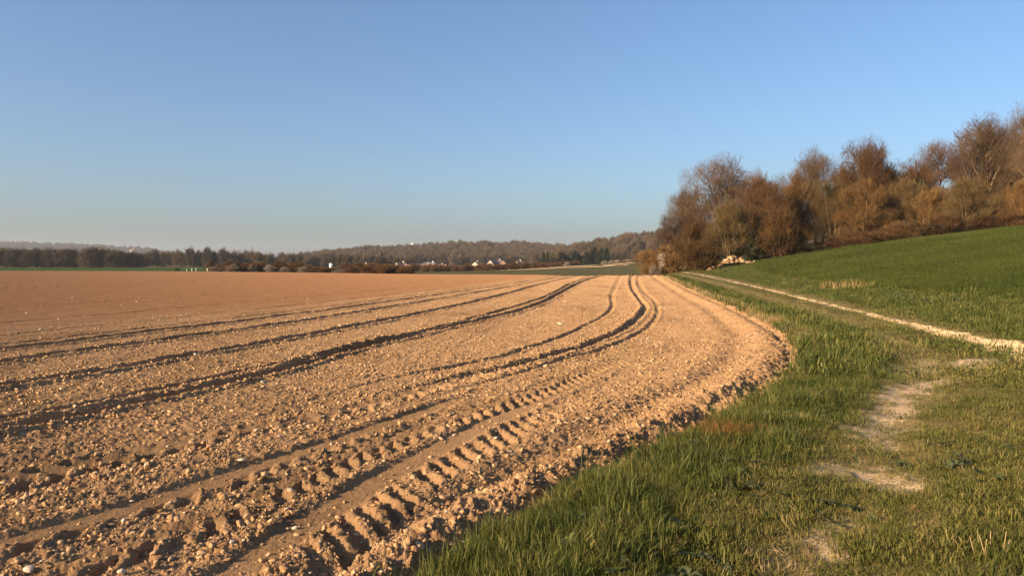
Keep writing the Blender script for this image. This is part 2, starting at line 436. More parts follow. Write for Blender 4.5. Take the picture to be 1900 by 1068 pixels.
    h = h - 0.115 * wv * np.exp(-((tb - 0.28) / 0.19) ** 2) + 0.055 * wv * np.exp(-((tb - 0.75) / 0.24) ** 2) \
        - 0.045 * wv * np.exp(-((tb - 1.25) / 0.22) ** 2) + 0.03 * wv * np.exp(-((tb - 1.7) / 0.25) ** 2)
    return h, comp, left, tb

def field_z(x, y):
    return macro(x, y) + field_micro(x, y)[0]

def verge_z(x, y):
    tb = x - edge(y)
    h = 0.05 * ss(0.0, 0.5, tb) + 0.05 * noise(x * 0.9, y * 0.9, 21) + 0.03 * noise(x * 2.7, y * 2.7, 22) + 0.012 * noise(x * 8, y * 8, 23)
    for g, w, d in ((rut_right, 0.5, 0.07), (rut_left, 0.5, 0.05)):
        h = h - d * np.exp(-((x - g(y)) / w) ** 2)
    return macro(x, y) + h

# ------------------------------------------------------------------ ploughed field (polar grid, finest near the viewpoint)
def polar_sheet(rows, th0, th1, us, zfun):
    Rr, U = np.meshgrid(rows, us, indexing='ij')
    T0 = th0(rows)[:, None]; T1 = th1(rows)[:, None]
    th = T0 + (T1 - T0) * U
    X, Y = Rr * np.sin(th), Rr * np.cos(th)
    return X, Y, zfun(X, Y)

def edge_angle(fun):
    ys = np.concatenate([np.linspace(-8, 30, 800), np.geomspace(30.1, 400, 400)])
    xs = fun(ys)
    rr = np.hypot(xs, ys)
    th = np.arctan2(xs, ys)
    k = np.argmin(rr)
    rr, th = rr[k:], th[k:]
    o = np.argsort(rr)
    return lambda r: np.interp(r, rr[o], th[o])

th_edge = edge_angle(edge)
th_wheat = edge_angle(wheat_edge)

FP = 773 * EYE
rows = np.concatenate([np.geomspace(1.2, 3.4, 50, endpoint=False), 1.0 / np.linspace(1 / 3.4, 1 / 8.0, 300, endpoint=False), 1.0 / np.linspace(1 / 8.0, 1 / 60.0, 620, endpoint=False), np.geomspace(60, 240, 110)])
us = np.concatenate([np.linspace(0, 0.28, 60, endpoint=False), np.linspace(0.28, 1, 640)])
th_lo = lambda r: np.full_like(r, R(-62))
X, Y, _ = polar_sheet(rows, th_lo, th_edge, us, lambda x, y: x)
h, comp, left, tb = field_micro(X, Y)
Z = macro(X, Y) + h - 0.6 * ss(0, 3, Y - far_edge(X))
tone = np.ones(X.shape + (3,))
tone *= (1 - 0.10 * comp)[..., None]
tone *= (1 - 0.20 * ss(0.0, 0.45, noise(X * 0.55, Y * 0.25, 44)) - 0.14 * ss(0.05, 0.4, noise(X * 2.1, Y * 2.1, 45)))[..., None]
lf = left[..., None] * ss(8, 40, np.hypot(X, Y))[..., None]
tone = tone * (1 - lf) + np.array([0.80, 0.68, 0.62]) * lf  # finer harrowed soil, plus weaker backscatter on this side put into the colour
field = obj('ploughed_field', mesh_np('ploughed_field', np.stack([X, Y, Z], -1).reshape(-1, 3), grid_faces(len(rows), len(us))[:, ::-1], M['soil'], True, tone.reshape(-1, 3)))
tag(field, 'bare tan ploughed field with curving wheel tracks', None, None, 'structure')

# ------------------------------------------------------------------ grass verge
# bare worn patches of the spur that comes to the viewpoint: (x, y, half width, half length, turn, seed)
PATCHES = [(1.86, 4.52, 0.11, 0.34, 0.1, 3), (2.9, 5.95, 0.16, 0.34, 0.3, 5), (2.55, 6.25, 0.10, 0.26, -0.4, 6), (3.82, 7.95, 0.19, 0.62, -0.50, 8),
           (4.35, 8.7, 0.14, 0.5, -0.6, 9), (5.0, 9.9, 0.22, 0.75, -0.7, 11), (5.75, 10.6, 0.18, 0.6, -0.9, 12), (5.55, 11.4, 0.20, 0.55, -0.5, 13),
           (6.4, 11.9, 0.16, 0.7, -1.0, 14), (6.0, 12.4, 0.18, 0.5, -0.4, 15), (7.3, 12.3, 0.15, 0.8, -1.1, 16), (2.15, 4.95, 0.08, 0.16, 0.2, 17), (6.7, 11.2, 0.12, 0.6, -1.0, 18), (7.9, 12.9, 0.14, 0.9, -1.0, 19), (4.7, 9.3, 0.12, 0.45, -0.6, 20), (3.4, 7.2, 0.10, 0.35, -0.4, 21), (6.9, 12.9, 0.12, 0.6, -0.8, 22)]

def worn(x, y):
    b = np.zeros_like(x)
    for (cx, cy, rx, ry, rot, s_) in PATCHES:
        dx, dy = x - cx, y - cy
        ex, ey = dx * math.cos(rot) + dy * math.sin(rot), -dx * math.sin(rot) + dy * math.cos(rot)
        e = np.sqrt((ex / (rx * 1.25)) ** 2 + (ey / (ry * 1.15)) ** 2)
        b = np.maximum(b, ss(1.5, 0.5, e + 0.9 * noise(x * 4 + s_, y * 4, 24) + 1.1 * noise((x - 0.6 * y) * 11, y * 5 + s_, 25)))
    return b
rows_v = np.concatenate([np.geomspace(1.2, 3.4, 30, endpoint=False), 1.0 / np.linspace(1 / 3.4, 1 / 60.0, 300, endpoint=False), np.geomspace(60, 150, 50)])
us_v = np.linspace(0, 1, 330)
pad = lambda r: th_edge(r) - 0.02 / np.maximum(r, 1) * 2
X, Y, _ = polar_sheet(rows_v, pad, lambda r: np.minimum(np.maximum(th_wheat(r), th_edge(r) + 0.05), R(63)), us_v, lambda x, y: x)
Z = verge_z(X, Y)
Z[:, 0] -= 0.14
bare_r = np.exp(-((X - rut_right(Y)) / 0.42) ** 2)
wl_ = np.exp(-((X - rut_left(Y)) / 0.55) ** 2)
green = np.array([0.075, 0.080, 0.022]); brown = np.array([0.19, 0.14, 0.062]); dirt = np.array([0.54, 0.385, 0.225])
strip = ss(2.2, 0.8, X - edge(Y) - 0.015 * Y)
base = brown * 0.5 + green * 0.5
tone = base[None, None] * (1 - strip[..., None]) + green * 0.8 * strip[..., None]
tone = tone * (1 - 0.85 * wl_[..., None]) + brown * 1.55 * 0.85 * wl_[..., None]
br = np.clip(bare_r * (0.7 + 0.9 * noise(X * 3, Y * 3, 26)), 0, 1)[..., None]
tone = tone * (1 - br) + dirt * br
bank_g = ss(0.6, 1.4, X - rut_right(Y))[..., None]
tone = tone * (1 - bank_g) + np.array([0.085, 0.095, 0.022]) * bank_g
wp = worn(X, Y)[..., None]
tone = tone * (1 - wp) + dirt * 1.1 * wp
Z = Z - 0.02 * wp[..., 0]
verge = obj('grass_verge', mesh_np('grass_verge', np.stack([X, Y, Z], -1).reshape(-1, 3), grid_faces(len(rows_v), len(us_v))[:, ::-1], M['verge'], True, tone.reshape(-1, 3)))
tag(verge, 'grassy verge and farm track beside the ploughed field', None, None, 'structure')

# ------------------------------------------------------------------ wheat field on the slope
rows_w = np.geomspace(8, 170, 150)
us_w = np.linspace(0, 1, 130)
X, Y, _ = polar_sheet(rows_w, lambda r: np.minimum(th_wheat(r), R(64)), lambda r: np.full_like(r, R(72)), us_w, lambda x, y: x)
Z = macro(X, Y) + 0.04 + 0.04 * noise(X * 0.4, Y * 0.4, 31)
tone = np.ones(X.shape + (3,)) * np.array([0.048, 0.056, 0.014])
wheat = obj('wheat_field', mesh_np('wheat_field', np.stack([X, Y, Z], -1).reshape(-1, 3), grid_faces(len(rows_w), len(us_w))[:, ::-1], M['verge'], True, tone.reshape(-1, 3)))
tag(wheat, 'green sloping field of young wheat below the wood', None, None, 'structure')

# ------------------------------------------------------------------ far ground out to the horizon
rows_g = np.concatenate([[0.5], np.geomspace(20, 600, 170), np.geomspace(640, 5600, 40)])
ths = np.linspace(R(-78), R(78), 420)
Rr, Th = np.meshgrid(rows_g, ths, indexing='ij')
X, Y = Rr * np.sin(Th), Rr * np.cos(Th)
inside = (1 - ss(0, 3, Y - far_edge(X))) * ss(6, -2, X - edge(Y))
inside2 = ss(-8, -2, X - edge(Y)) * (1 - ss(110, 125, Y))
Z = macro(X, Y) - 0.5 * np.clip(inside + inside2, 0, 1) - 0.2
Z = np.where(Rr > 700, np.minimum(Z, 3), Z)
olive = np.array([0.105, 0.095, 0.042]); greenf = np.array([0.050, 0.080, 0.020]); tan = np.array([0.16, 0.12, 0.07])
tone = np.ones(X.shape + (3,)) * olive
lm = (ss(-10, -60, X) * ss(160, 200, Y) * ss(520, 440, Y))[..., None]
tone = tone * (1 - lm) + greenf * lm
bm = (ss(0.2, 0.0, noise(X * 0.01, Y * 0.03, 41)) * ss(380, 500, Y))[..., None]
tone = tone * (1 - bm * 0.5) + tan * bm * 0.5
ground = obj('ground', mesh_np('ground', np.stack([X, Y, Z], -1).reshape(-1, 3), grid_faces(len(rows_g), len(ths))[:, ::-1], M['land'], True, tone.reshape(-1, 3)))
tag(ground, 'green and olive meadows beyond the ploughed field', None, None, 'structure')

def ground_z(x, y):
    return float(macro(x, y)) - 0.2

def at(px, d):
    """point on the bearing of photo column px at distance d"""
    return (px - 950) / 1435 * d, d

# ------------------------------------------------------------------ bare dirt of the path
def ribbon(g, y0, y1, half, n, m, seed, lift, keep=None, zf=verge_z):
    ys = np.geomspace(y0, y1, n)
    w0 = half(ys) * (1 + 0.45 * noise(ys * 1.9, ys * 0 + 3.3, seed))
    w1 = half(ys) * (1 + 0.45 * noise(ys * 1.7, ys * 0 + 9.3, seed + 1))
    c = g(ys) + 0.12 * noise(ys * 0.6, ys * 0 + 1.7, seed + 2)
    u = np.linspace(-1, 1, m)
    Xr = c[:, None] + np.where(u < 0, u * w0[:, None], u * w1[:, None])
    Yr = np.repeat(ys[:, None], m, 1)
    Zr = zf(Xr, Yr) + lift - 0.03 * np.abs(u)[None] ** 3
    F = grid_faces(n, m)
    if keep is not None:
        k = keep(Xr, Yr).ravel()[F].mean(1) > 0
        F = F[k]
    return np.stack([Xr, Yr, Zr], -1).reshape(-1, 3), F[:, ::-1]

V, F = ribbon(rut_right, 2.5, 98, lambda y: np.interp(y, [2, 11, 14, 17, 22, 40, 60, 98], [0.75, 0.75, 0.65, 0.44, 0.21, 0.15, 0.10, 0.06]), 900, 15, 51, 0.026,
              lambda x, y: 0.42 - 0.42 * ss(18, 60, y) + noise(x * 2.4, y * 0.7, 54) + 0.5 * noise(x * 9, y * 5, 55))
p = obj('dirt_path', mesh_np('dirt_path', V, F, M['path'], True))
tag(p, 'pale bare dirt rut of the farm track', None, None, 'structure')
# ------------------------------------------------------------------ scatter (instances of small meshes on real points)
def scatter(name, pts, rot, scl, idx, variants, label, cat=None, parent=None):
    col = bpy.data.collections.new(name + '_pieces')
    for k, me in enumerate(variants):
        o = bpy.data.objects.new(f'{name}_piece_{k:02d}', me)
        col.objects.link(o)
    me = bpy.data.meshes.new(name)
    n = len(pts)
    me.vertices.add(n)
    me.vertices.foreach_set('co', np.ascontiguousarray(pts, np.float32).ravel())
    me.attributes.new('rot', 'FLOAT_VECTOR', 'POINT').data.foreach_set('vector', np.ascontiguousarray(rot, np.float32).ravel())
    me.attributes.new('scl', 'FLOAT_VECTOR', 'POINT').data.foreach_set('vector', np.ascontiguousarray(scl, np.float32).ravel())
    me.attributes.new('pick', 'INT', 'POINT').data.foreach_set('value', np.ascontiguousarray(idx, np.int32))
    o = obj(name, me, parent)
    ng = bpy.data.node_groups.new(name + '_scatter', 'GeometryNodeTree')
    ng.interface.new_socket('Geometry', in_out='INPUT', socket_type='NodeSocketGeometry')
    ng.interface.new_socket('Geometry', in_out='OUTPUT', socket_type='NodeSocketGeometry')
    gi, go = ng.nodes.new('NodeGroupInput'), ng.nodes.new('NodeGroupOutput')
    ci = ng.nodes.new('GeometryNodeCollectionInfo')
    ci.inputs['Collection'].default_value = col
    ci.inputs['Separate Children'].default_value = True
    ci.inputs['Reset Children'].default_value = True
    ip = ng.nodes.new('GeometryNodeInstanceOnPoints')
    ip.inputs['Pick Instance'].default_value = True
    for nm, dt, sock in (('rot', 'FLOAT_VECTOR', 'Rotation'), ('scl', 'FLOAT_VECTOR', 'Scale'), ('pick', 'INT', 'Instance Index')):
        na = ng.nodes.new('GeometryNodeInputNamedAttribute')
        na.data_type = dt
        na.inputs['Name'].default_value = nm
        ng.links.new([s for s in na.outputs if s.enabled and s.name == 'Attribute'][0], ip.inputs[sock])
    ng.links.new(gi.outputs[0], ip.inputs['Points'])
    ng.links.new(ci.outputs[0], ip.inputs['Instance'])
    ng.links.new(ip.outputs[0], go.inputs[0])
    md = o.modifiers.new('scatter', 'NODES')
    md.node_group = ng
    tag(o, label, cat, None, 'stuff')
    return o

# clods -------------------------------------------------------------
def ico(sub):
    import bmesh
    bm = bmesh.new()
    bmesh.ops.create_icosphere(bm, subdivisions=sub, radius=1)
    V = np.array([v.co[:] for v in bm.verts]); F = np.array([[v.index for v in f.verts] for f in bm.faces])
    bm.free()
    return V, F
ICO2 = ico(2)
def clod_mesh(name, seed, mat, flat=0.75, bumpy=0.95):
    V, F = ICO2
    V = V.copy()
    r = np.random.default_rng(seed)
    off = r.uniform(0, 50, 3)
    n = noise(V[:, 0] * 1.3 + off[0], V[:, 1] * 1.3 + V[:, 2] * 1.1 + off[1], seed) + 0.6 * noise(V[:, 0] * 3 + V[:, 2] * 2 + off[2], V[:, 1] * 3 - V[:, 2], seed + 1)
    V *= (1 + bumpy * n)[:, None]
    for _ in range(6):                                   # broken faces
        d = r.normal(size=3); d /= np.linalg.norm(d)
        t = V @ d
        V -= np.outer(np.clip(t - 0.55, 0, None), d)
    V *= np.array([r.uniform(0.8, 1.25), r.uniform(0.8, 1.1), flat])
    return mesh_np(name, V, F, mat, False)
CLOD = [clod_mesh('clod', 100 + k, M['clod']) for k in range(10)]
STONE = [clod_mesh('stone', 200 + k, M['stone'], 0.55, 0.35) for k in range(4)]

def field_points(n, r0, r1, a0=-40, seed=1):
    g = np.random.default_rng(seed)
    r = np.exp(g.uniform(math.log(r0), math.log(r1), n))
    a1 = th_edge(r)
    th = R(a0) + (a1 - R(a0)) * g.random(n)
    x, y = r * np.sin(th), r * np.cos(th)
    keep = (y < far_edge(x) - 2) & (y > 1.5)
    return x[keep], y[keep], r[keep], g

x, y, r, g = field_points(170000, 2.6, 60, -42, 5)
h, comp, left, tb = field_micro(x, y)
lump = 0.5 + 1.1 * noise(x * 0.8, y * 0.8, 61)
near_edge = np.exp(-((tb - 0.5) / 0.7) ** 2)
bermk = np.zeros_like(x)
for k in 'bdfg':
    gk, sk, w, _, _ = TRK[k]
    t = x - gk(y)
    bermk = np.maximum(bermk, np.exp(-((t + 2.2 * w) / 0.25) ** 2) + 0.6 * np.exp(-((t - 2 * w) / 0.2) ** 2))
prob = np.clip(0.34 + 0.6 * lump - 0.1 * near_edge + 0.6 * bermk, 0.1, 1) * (1 - 0.9 * comp) * (1 - 0.9 * left)
keep = g.random(len(x)) < prob
x, y, r, h, tb, left, bermk, near_edge = [v[keep] for v in (x, y, r, h, tb, left, bermk, near_edge)]
n = len(x)
size = np.exp(g.normal(math.log(0.0048), 0.75, n)) * (1 + 0.25 * near_edge + 0.7 * bermk) * np.clip(r / 6, 1, 2.2) * (1 - 0.4 * left)
size = np.clip(size, 0.002, 0.028)
z = macro(x, y) + h + size * 0.1
rot = np.column_stack([g.uniform(-0.5, 0.5, n), g.uniform(-0.5, 0.5, n), g.uniform(0, 6.28, n)])
scl = size[:, None] * g.uniform(0.8, 1.25, (n, 3))
pick = g.integers(0, 10, n)
# the clods that show largest become parts of their own, the rest one mass
big = np.argsort(-(size / r) * (np.abs(x / y) < 0.68) * (y > 4.3))[:280]
mask = np.ones(n, bool); mask[big] = False
pts = np.column_stack([x, y, z])
scatter('soil_clods', pts[mask], rot[mask], scl[mask], pick[mask], CLOD, 'loose tan clods strewn over the ploughed soil', None, field)
for k in big:
    o = obj('clod', CLOD[pick[k]], field, pts[k])
    o.rotation_euler = rot[k]
    o.scale = scl[k] * 1.1
x, y, r, g = field_points(420, 3.5, 45, -38, 9)
h = field_micro(x, y)[0]
n = len(x)
size = np.exp(g.normal(math.log(0.012), 0.45, n)) * np.clip(r / 9, 1, 2)
pts = np.column_stack([x, y, macro(x, y) + h + size * 0.3])
rot = np.column_stack([g.uniform(-0.4, 0.4, n), g.uniform(-0.4, 0.4, n), g.uniform(0, 6.28, n)])
scl = size[:, None] * g.uniform(0.8, 1.3, (n, 3))
o_ = np.argsort(-size / r)
for k in o_[:40]:
    o = obj('stone', STONE[k % 4], field, pts[k]); o.rotation_euler = rot[k]; o.scale = scl[k]
scatter('pale_stones', pts[o_[40:]], rot[o_[40:]], scl[o_[40:]], np.arange(n - 40) % 4, STONE, 'small pale stones lying in the ploughed soil', None, field)
fx, fy = -2.25, 6.38                                          # the white flint by the tyre marks
o = obj('stone', STONE[1], field, (fx, fy, float(field_z(np.array([fx]), np.array([fy]))[0]) + 0.02), 0.4, (0.055, 0.04, 0.03))
o['label'] = 'flat white flint between the tyre marks'

# grass ---------------------------------------------------------------
def tuft(name, seed, mat, nb, length, spread, width, lean=0.6, droop=0.5):
    g = np.random.default_rng(seed)
    a = g.uniform(0, 2 * np.pi, nb)
    rad = spread * np.sqrt(g.random(nb))
    bx, by = rad * np.cos(a), rad * np.sin(a)
    L = length * g.uniform(0.45, 1.15, nb)
    d = a + g.normal(0, 0.9, nb)
    ln = np.abs(g.normal(0.25, lean, nb))
    dx, dy = np.cos(d), np.sin(d)
    wdx, wdy = -dy, dx
    tw = g.uniform(0, np.pi, nb)
    wx, wy = np.cos(tw), np.sin(tw)
    V, F = [], []
    P = []
    for f, wf in ((0.0, 1.0), (0.5, 0.85), (1.0, 0.0)):
        hor = L * (np.sin(ln) * f + droop * 0.5 * f * f * np.clip(ln, 0.1, 1))
        ver = L * (np.cos(ln) * f - droop * 0.35 * f * f * np.clip(ln, 0.1, 1))
        cx, cy, cz = bx + dx * hor, by + dy * hor, np.maximum(ver, 0.004 * f) - 0.01 * (f == 0)
        P.append((cx, cy, cz, wf))
    for k in range(nb):
        b = len(V)
        w = width * 0.5 * g.uniform(0.7, 1.3)
        for cx, cy, cz, wf in P[:2]:
            V += [(cx[k] - wx[k] * w * wf, cy[k] - wy[k] * w * wf, cz[k]), (cx[k] + wx[k] * w * wf, cy[k] + wy[k] * w * wf, cz[k])]
        V.append((P[2][0][k], P[2][1][k], P[2][2][k]))
        F += [(b, b + 1, b + 3), (b, b + 3, b + 2), (b + 2, b + 3, b + 4)]
    return mesh_np(name, np.array(V), np.array(F), mat, True)

GR = [tuft('grass_tuft', 300 + k, M['grass'], 46, 0.080, 0.12, 0.0042, 0.75, 1.3) for k in range(6)]
SG = [tuft('short_tuft', 320 + k, M['shortgrass'], 48, 0.029, 0.12, 0.0038, 1.2, 1.0) for k in range(6)]
DG = [tuft('dry_tuft', 340 + k, M['straw'], 26, 0.15, 0.10, 0.004, 0.6, 0.9) for k in range(4)]
RG = [tuft('rust_tuft', 350 + k, M['rust'], 40, 0.13, 0.10, 0.004, 0.5, 0.7) for k in range(3)]
WH = [tuft('wheat_tuft', 360 + k, M['wheat'], 40, 0.20, 0.20, 0.012, 0.25, 0.5) for k in range(5)]
GF = [tuft('coarse_tuft', 380 + k, M['grass'], 34, 0.11, 0.24, 0.011, 0.7, 1.0) for k in range(5)]
SF = [tuft('coarse_short_tuft', 390 + k, M['shortgrass'], 36, 0.042, 0.26, 0.010, 1.1, 0.8) for k in range(5)]

def verge_points(n, r0, r1, seed):
    g = np.random.default_rng(seed)
    # even on the ground near by, thinning with distance
    r = np.exp(g.uniform(math.log(r0), math.log(r1), n))
    t0 = th_edge(r)
    t1 = np.minimum(np.maximum(th_wheat(r), t0 + 0.05), R(50))
    th = t0 + (t1 - t0) * g.random(n)
    w = (t1 - t0) / 0.75
    keep = g.random(n) < w
    return r[keep] * np.sin(th[keep]), r[keep] * np.cos(th[keep]), r[keep], g

def bare(x, y):
    b = np.exp(-((x - rut_right(y)) / np.interp(y, [2, 14, 17, 22, 40, 98], [0.75, 0.68, 0.44, 0.22, 0.15, 0.08])) ** 4)
    b = np.maximum(b, ss(0.05, 0.5, worn(x, y)))
    rl = np.exp(-((x - rut_left(y)) / 0.42) ** 2) * (0.45 + 0.4 * ss(10, 15, y)) * (0.8 + 0.9 * noise(x * 1.5, y * 0.7, 78))
    b = np.maximum(b, np.clip(rl, 0, 1))
    return b

def put_grass(name, n, r0, r1, seed, lush, worn, label_l, label_w, sl, swn):
    x, y, r, g = verge_points(n, r0, r1, seed)
    tb = x - edge(y)
    wid = np.interp(y, [0, 6, 10, 16, 25, 50, 100], [0.85, 1.05, 1.5, 1.7, 1.5, 1.3, 1.1])
    lushness = ss(1.25, 0.6, tb / wid + 0.45 * noise(x * 0.8, y * 0.8, 71))
    right = 1.4 * ss(0.5, 1.2, x - rut_right(y)) + ss(3.0, 4.5, x - rut_left(y)) * (y < 13) * 0.8 + ss(0.05, 0.4, noise(x * 0.5, y * 0.5, 72))*0.6
    lushness = np.clip(lushness + 0.75 * right, 0, 1)
    lushness = lushness * (1 - 0.95 * np.exp(-((x - rut_left(y)) / 0.5) ** 2) * ss(9, 14, y))
    b = bare(x, y)
    keep = g.random(len(x)) > b * np.where(x > rut_right(y) - 1.2, 0.84, 0.90)
    x, y, r, lushness, tb, b = [v[keep] for v in (x, y, r, lushness, tb, b)]
    isl = g.random(len(x)) < lushness
    z = verge_z(x, y)
    for sel, var, nm, lab, s0 in ((isl, lush, name, label_l, sl), (~isl, worn, 'short_' + name, label_w, swn)):
        k = int(sel.sum())
        size = s0 * g.uniform(0.5, 1.35, k) * (1 + 0.9 * noise(x[sel] * 2.4, y[sel] * 2.4, 73))
        hz = size * g.uniform(0.6, 1.4, k) * (1 + 0.8 * noise(x[sel] * 3.6, y[sel] * 3.6, 74))
        edge_lift = 1 + 0.5 * np.exp(-(tb[sel] / 0.35) ** 2) * (var is lush)
        rot = np.column_stack([g.normal(0, 0.22, k), g.normal(0, 0.22, k), g.uniform(0, 6.28, k)])
        scatter(nm, np.column_stack([x[sel], y[sel], z[sel] - 0.005]), rot, np.column_stack([size, size, hz * edge_lift]), g.integers(0, len(var), k), var, lab)

put_grass('grass', 30000, 2.6, 13, 401, GR, SG, 'lush green grass along the near field edge', 'short worn grass underfoot at the near right', 1.0, 1.0)
put_grass('far_grass', 30000, 12, 110, 402, GF, SF, 'green grass along the middle of the verge', 'short yellowish grass on the track further on', 1.15, 1.1)

# dry straw-coloured grass that fringes the field edge
g = np.random.default_rng(403)
n = 2600
y = np.exp(g.uniform(math.log(4), math.log(80), n))
w_ = 0.10 + 0.9 * np.exp(-((y - 17) / 5.5) ** 2) + 0.3 * ss(20, 40, y)
k = g.random(n) < np.clip(w_, 0, 1)
y = y[k]
x = edge(y) + g.normal(0.10, 0.10, len(y)) + 0.2 * np.exp(-((y - 17) / 4) ** 2) * g.random(len(y))
n = len(y)
s_ = g.uniform(0.5, 1.2, n) * np.clip(y / 14, 0.8, 1.7)
scatter('dry_grass', np.column_stack([x, y, verge_z(x, y) - 0.02]), np.column_stack([g.normal(0, 0.15, n), g.normal(0, 0.15, n), g.uniform(0, 6.28, n)]),
        np.column_stack([s_, s_, s_]), g.integers(0, 4, n), DG, 'straw coloured dry grass fringing the field edge')
n = 130
x = g.normal(1.95, 0.17, n); y = g.normal(7.35, 0.26, n)
k = x > edge(y) - 0.08
x, y = x[k], y[k]; n = len(x)
s_ = g.uniform(0.6, 1.1, n)
scatter('rusty_grass', np.column_stack([x, y, verge_z(x, y)]), np.column_stack([g.normal(0, 0.15, n), g.normal(0, 0.15, n), g.uniform(0, 6.28, n)]),
        np.column_stack([s_, s_, s_]), g.integers(0, 3, n), RG, 'rust brown patch of dead grass at the field edge')

# broad-leaved weeds and dead stems among the grass
g = np.random.default_rng(405)
def rosette(seed):
    q = np.random.default_rng(seed)
    V, F = [], []
    for k in range(9):
        t = k * 2.4 + q.normal(0, 0.2); L = 0.06 * q.uniform(0.5, 1.1); w = L * 0.22
        c_, s_ = math.cos(t), math.sin(t)
        b = len(V)
        for f, ww, z in ((0.1, 0.3, 0.01), (0.55, 1.0, 0.035), (1.0, 0.05, 0.022)):
            V += [(c_ * L * f - s_ * w * ww, s_ * L * f + c_ * w * ww, z), (c_ * L * f + s_ * w * ww, s_ * L * f - c_ * w * ww, z)]
        F += [(b, b + 1, b + 3, b + 2), (b + 2, b + 3, b + 5, b + 4)]
    return mesh_np('rosette', np.array(V), np.array(F), M['weed'], True)
x, y, r, g2 = verge_points(1500, 3, 22, 406)
k = (g2.random(len(x)) < ss(-0.1, 0.35, noise(x * 0.9, y * 0.9, 76))) & (bare(x, y) < 0.5)
x, y = x[k], y[k]; n = len(x)
s_ = g2.uniform(0.5, 1.5, n)
scatter('verge_weeds', np.column_stack([x, y, verge_z(x, y) + 0.012]), np.column_stack([g2.normal(0, 0.2, n), g2.normal(0, 0.2, n), g2.uniform(0, 6.28, n)]), np.column_stack([s_, s_, s_]), g2.integers(0, 3, n), [rosette(77 + q) for q in range(3)], 'small broad-leaved weeds among the verge grass')
x, y, r, g2 = verge_points(1700, 3, 30, 407)
k = (g2.random(len(x)) < 0.12 + 0.7 * ss(0.0, 0.35, noise(x * 1.3, y * 1.3, 77))) & (bare(x, y) < 0.8)
x, y, r = x[k], y[k], r[k]; n = len(x)
s_ = g2.uniform(0.3, 0.75, n) * np.clip(r / 12, 1, 1.8)
scatter('dead_stems', np.column_stack([x, y, verge_z(x, y)]), np.column_stack([g2.normal(0, 0.5, n), g2.normal(0, 0.5, n), g2.uniform(0, 6.28, n)]), np.column_stack([s_, s_, s_ * 0.8]), g2.integers(0, 4, n), DG, 'dead straw stems lying in the verge grass')

# young wheat
g = np.random.default_rng(404)
n = 60000
r = np.exp(g.uniform(math.log(14), math.log(125), n))
t0 = th_wheat(r)
th = t0 + (R(48) - t0) * g.random(n)
keep = (g.random(n) < np.clip((R(48) - t0) / 0.6, 0, 1)) & (t0 < R(47))
x, y, r = r[keep] * np.sin(th[keep]), r[keep] * np.cos(th[keep]), r[keep]
n = len(x)
s_ = g.uniform(0.75, 1.25, n) * np.clip(r / 35, 0.9, 1.9)
scatter('wheat_crop', np.column_stack([x, y, macro(x, y) + 0.03]), np.column_stack([g.normal(0, 0.08, n), g.normal(0, 0.08, n), g.uniform(0, 6.28, n)]),
        np.column_stack([s_, s_, np.clip(s_, 0, 1.25)]), g.integers(0, 5, n), WH, 'dense dark green young wheat on the slope')

# ------------------------------------------------------------------ trees
def grow_tree(seed, style):
    """branch segments (p0, p1, r0, r1, level) and twig anchors (point, direction)"""
    g = np.random.default_rng(seed)
    segs, anch = [], []
    def branch(p, d, L, r, lv):
        S = style[lv]
        ns = S['seg']
        pts = [p]
        step = L / ns
        for k in range(ns):
            d = d + g.normal(0, S['wig'], 3) + np.array([0, 0, S['up']])
            d = d / np.linalg.norm(d)
            q = pts[-1] + d * step
            r0, r1 = r * (1 - 0.75 * k / ns), r * (1 - 0.75 * (k + 1) / ns)
            segs.append((pts[-1], q, r0, r1, lv))
            pts.append(q)
            if lv + 1 < len(style):
                f = (k + 1) / ns
                if f >= S['from']:
                    nc = g.poisson(S['kids'] / max(1, ns * (1 - S['from'])))
                    if k == ns - 1:
                        nc = max(nc, 2)
                    for _ in range(nc):
                        T = style[lv + 1]
                        az = g.uniform(0, 2 * np.pi)
                        an = R(g.uniform(*T['ang']))
                        ref = np.array([1., 0, 0]) if abs(d[2]) > 0.9 else np.array([0, 0, 1.])
                        u = np.cross(d, ref); u /= np.linalg.norm(u)
                        v = np.cross(d, u)
                        nd = d * math.cos(an) + (u * math.cos(az) + v * math.sin(az)) * math.sin(an)
                        branch(q - d * step * g.uniform(0, 0.7), nd, T['len'] * g.uniform(0.65, 1.2) * (1.15 - 0.45 * f), r1 * 0.80 + 0.008, lv + 1)
            else:
                anch.append((q, d))
    S0 = style[0]
    for _ in range(S0.get('stems', 1)):
        tilt = S0.get('tilt', 0.06)
        az = g.uniform(0, 6.28)
        t = abs(g.normal(0, tilt))
        d = np.array([math.cos(az) * math.sin(t), math.sin(az) * math.sin(t), math.cos(t)])
        b = np.array([math.cos(az), math.sin(az), 0]) * S0.get('base', 0.0) * g.uniform(0.2, 1)
        branch(b, d, S0['len'] * g.uniform(0.85, 1.1), S0['rad'] * g.uniform(0.7, 1.1), 0)
    return segs, anch

def slivers(P, D, L, W, g, spread=0.55, up=0.15):
    n = len(P)
    d = D + g.normal(0, spread, (n, 3)) + np.array([0, 0, up])
    d /= np.linalg.norm(d, axis=1, keepdims=True)
    s = g.normal(size=(n, 3))
    s = np.cross(d, s); s /= np.linalg.norm(s, axis=1, keepdims=True)
    l = L * g.uniform(0.5, 1.2, n)[:, None]
    V = np.stack([P - s * W / 2, P + s * W / 2, P + d * l], 1).reshape(-1, 3)
    return V, np.arange(3 * n).reshape(-1, 3)

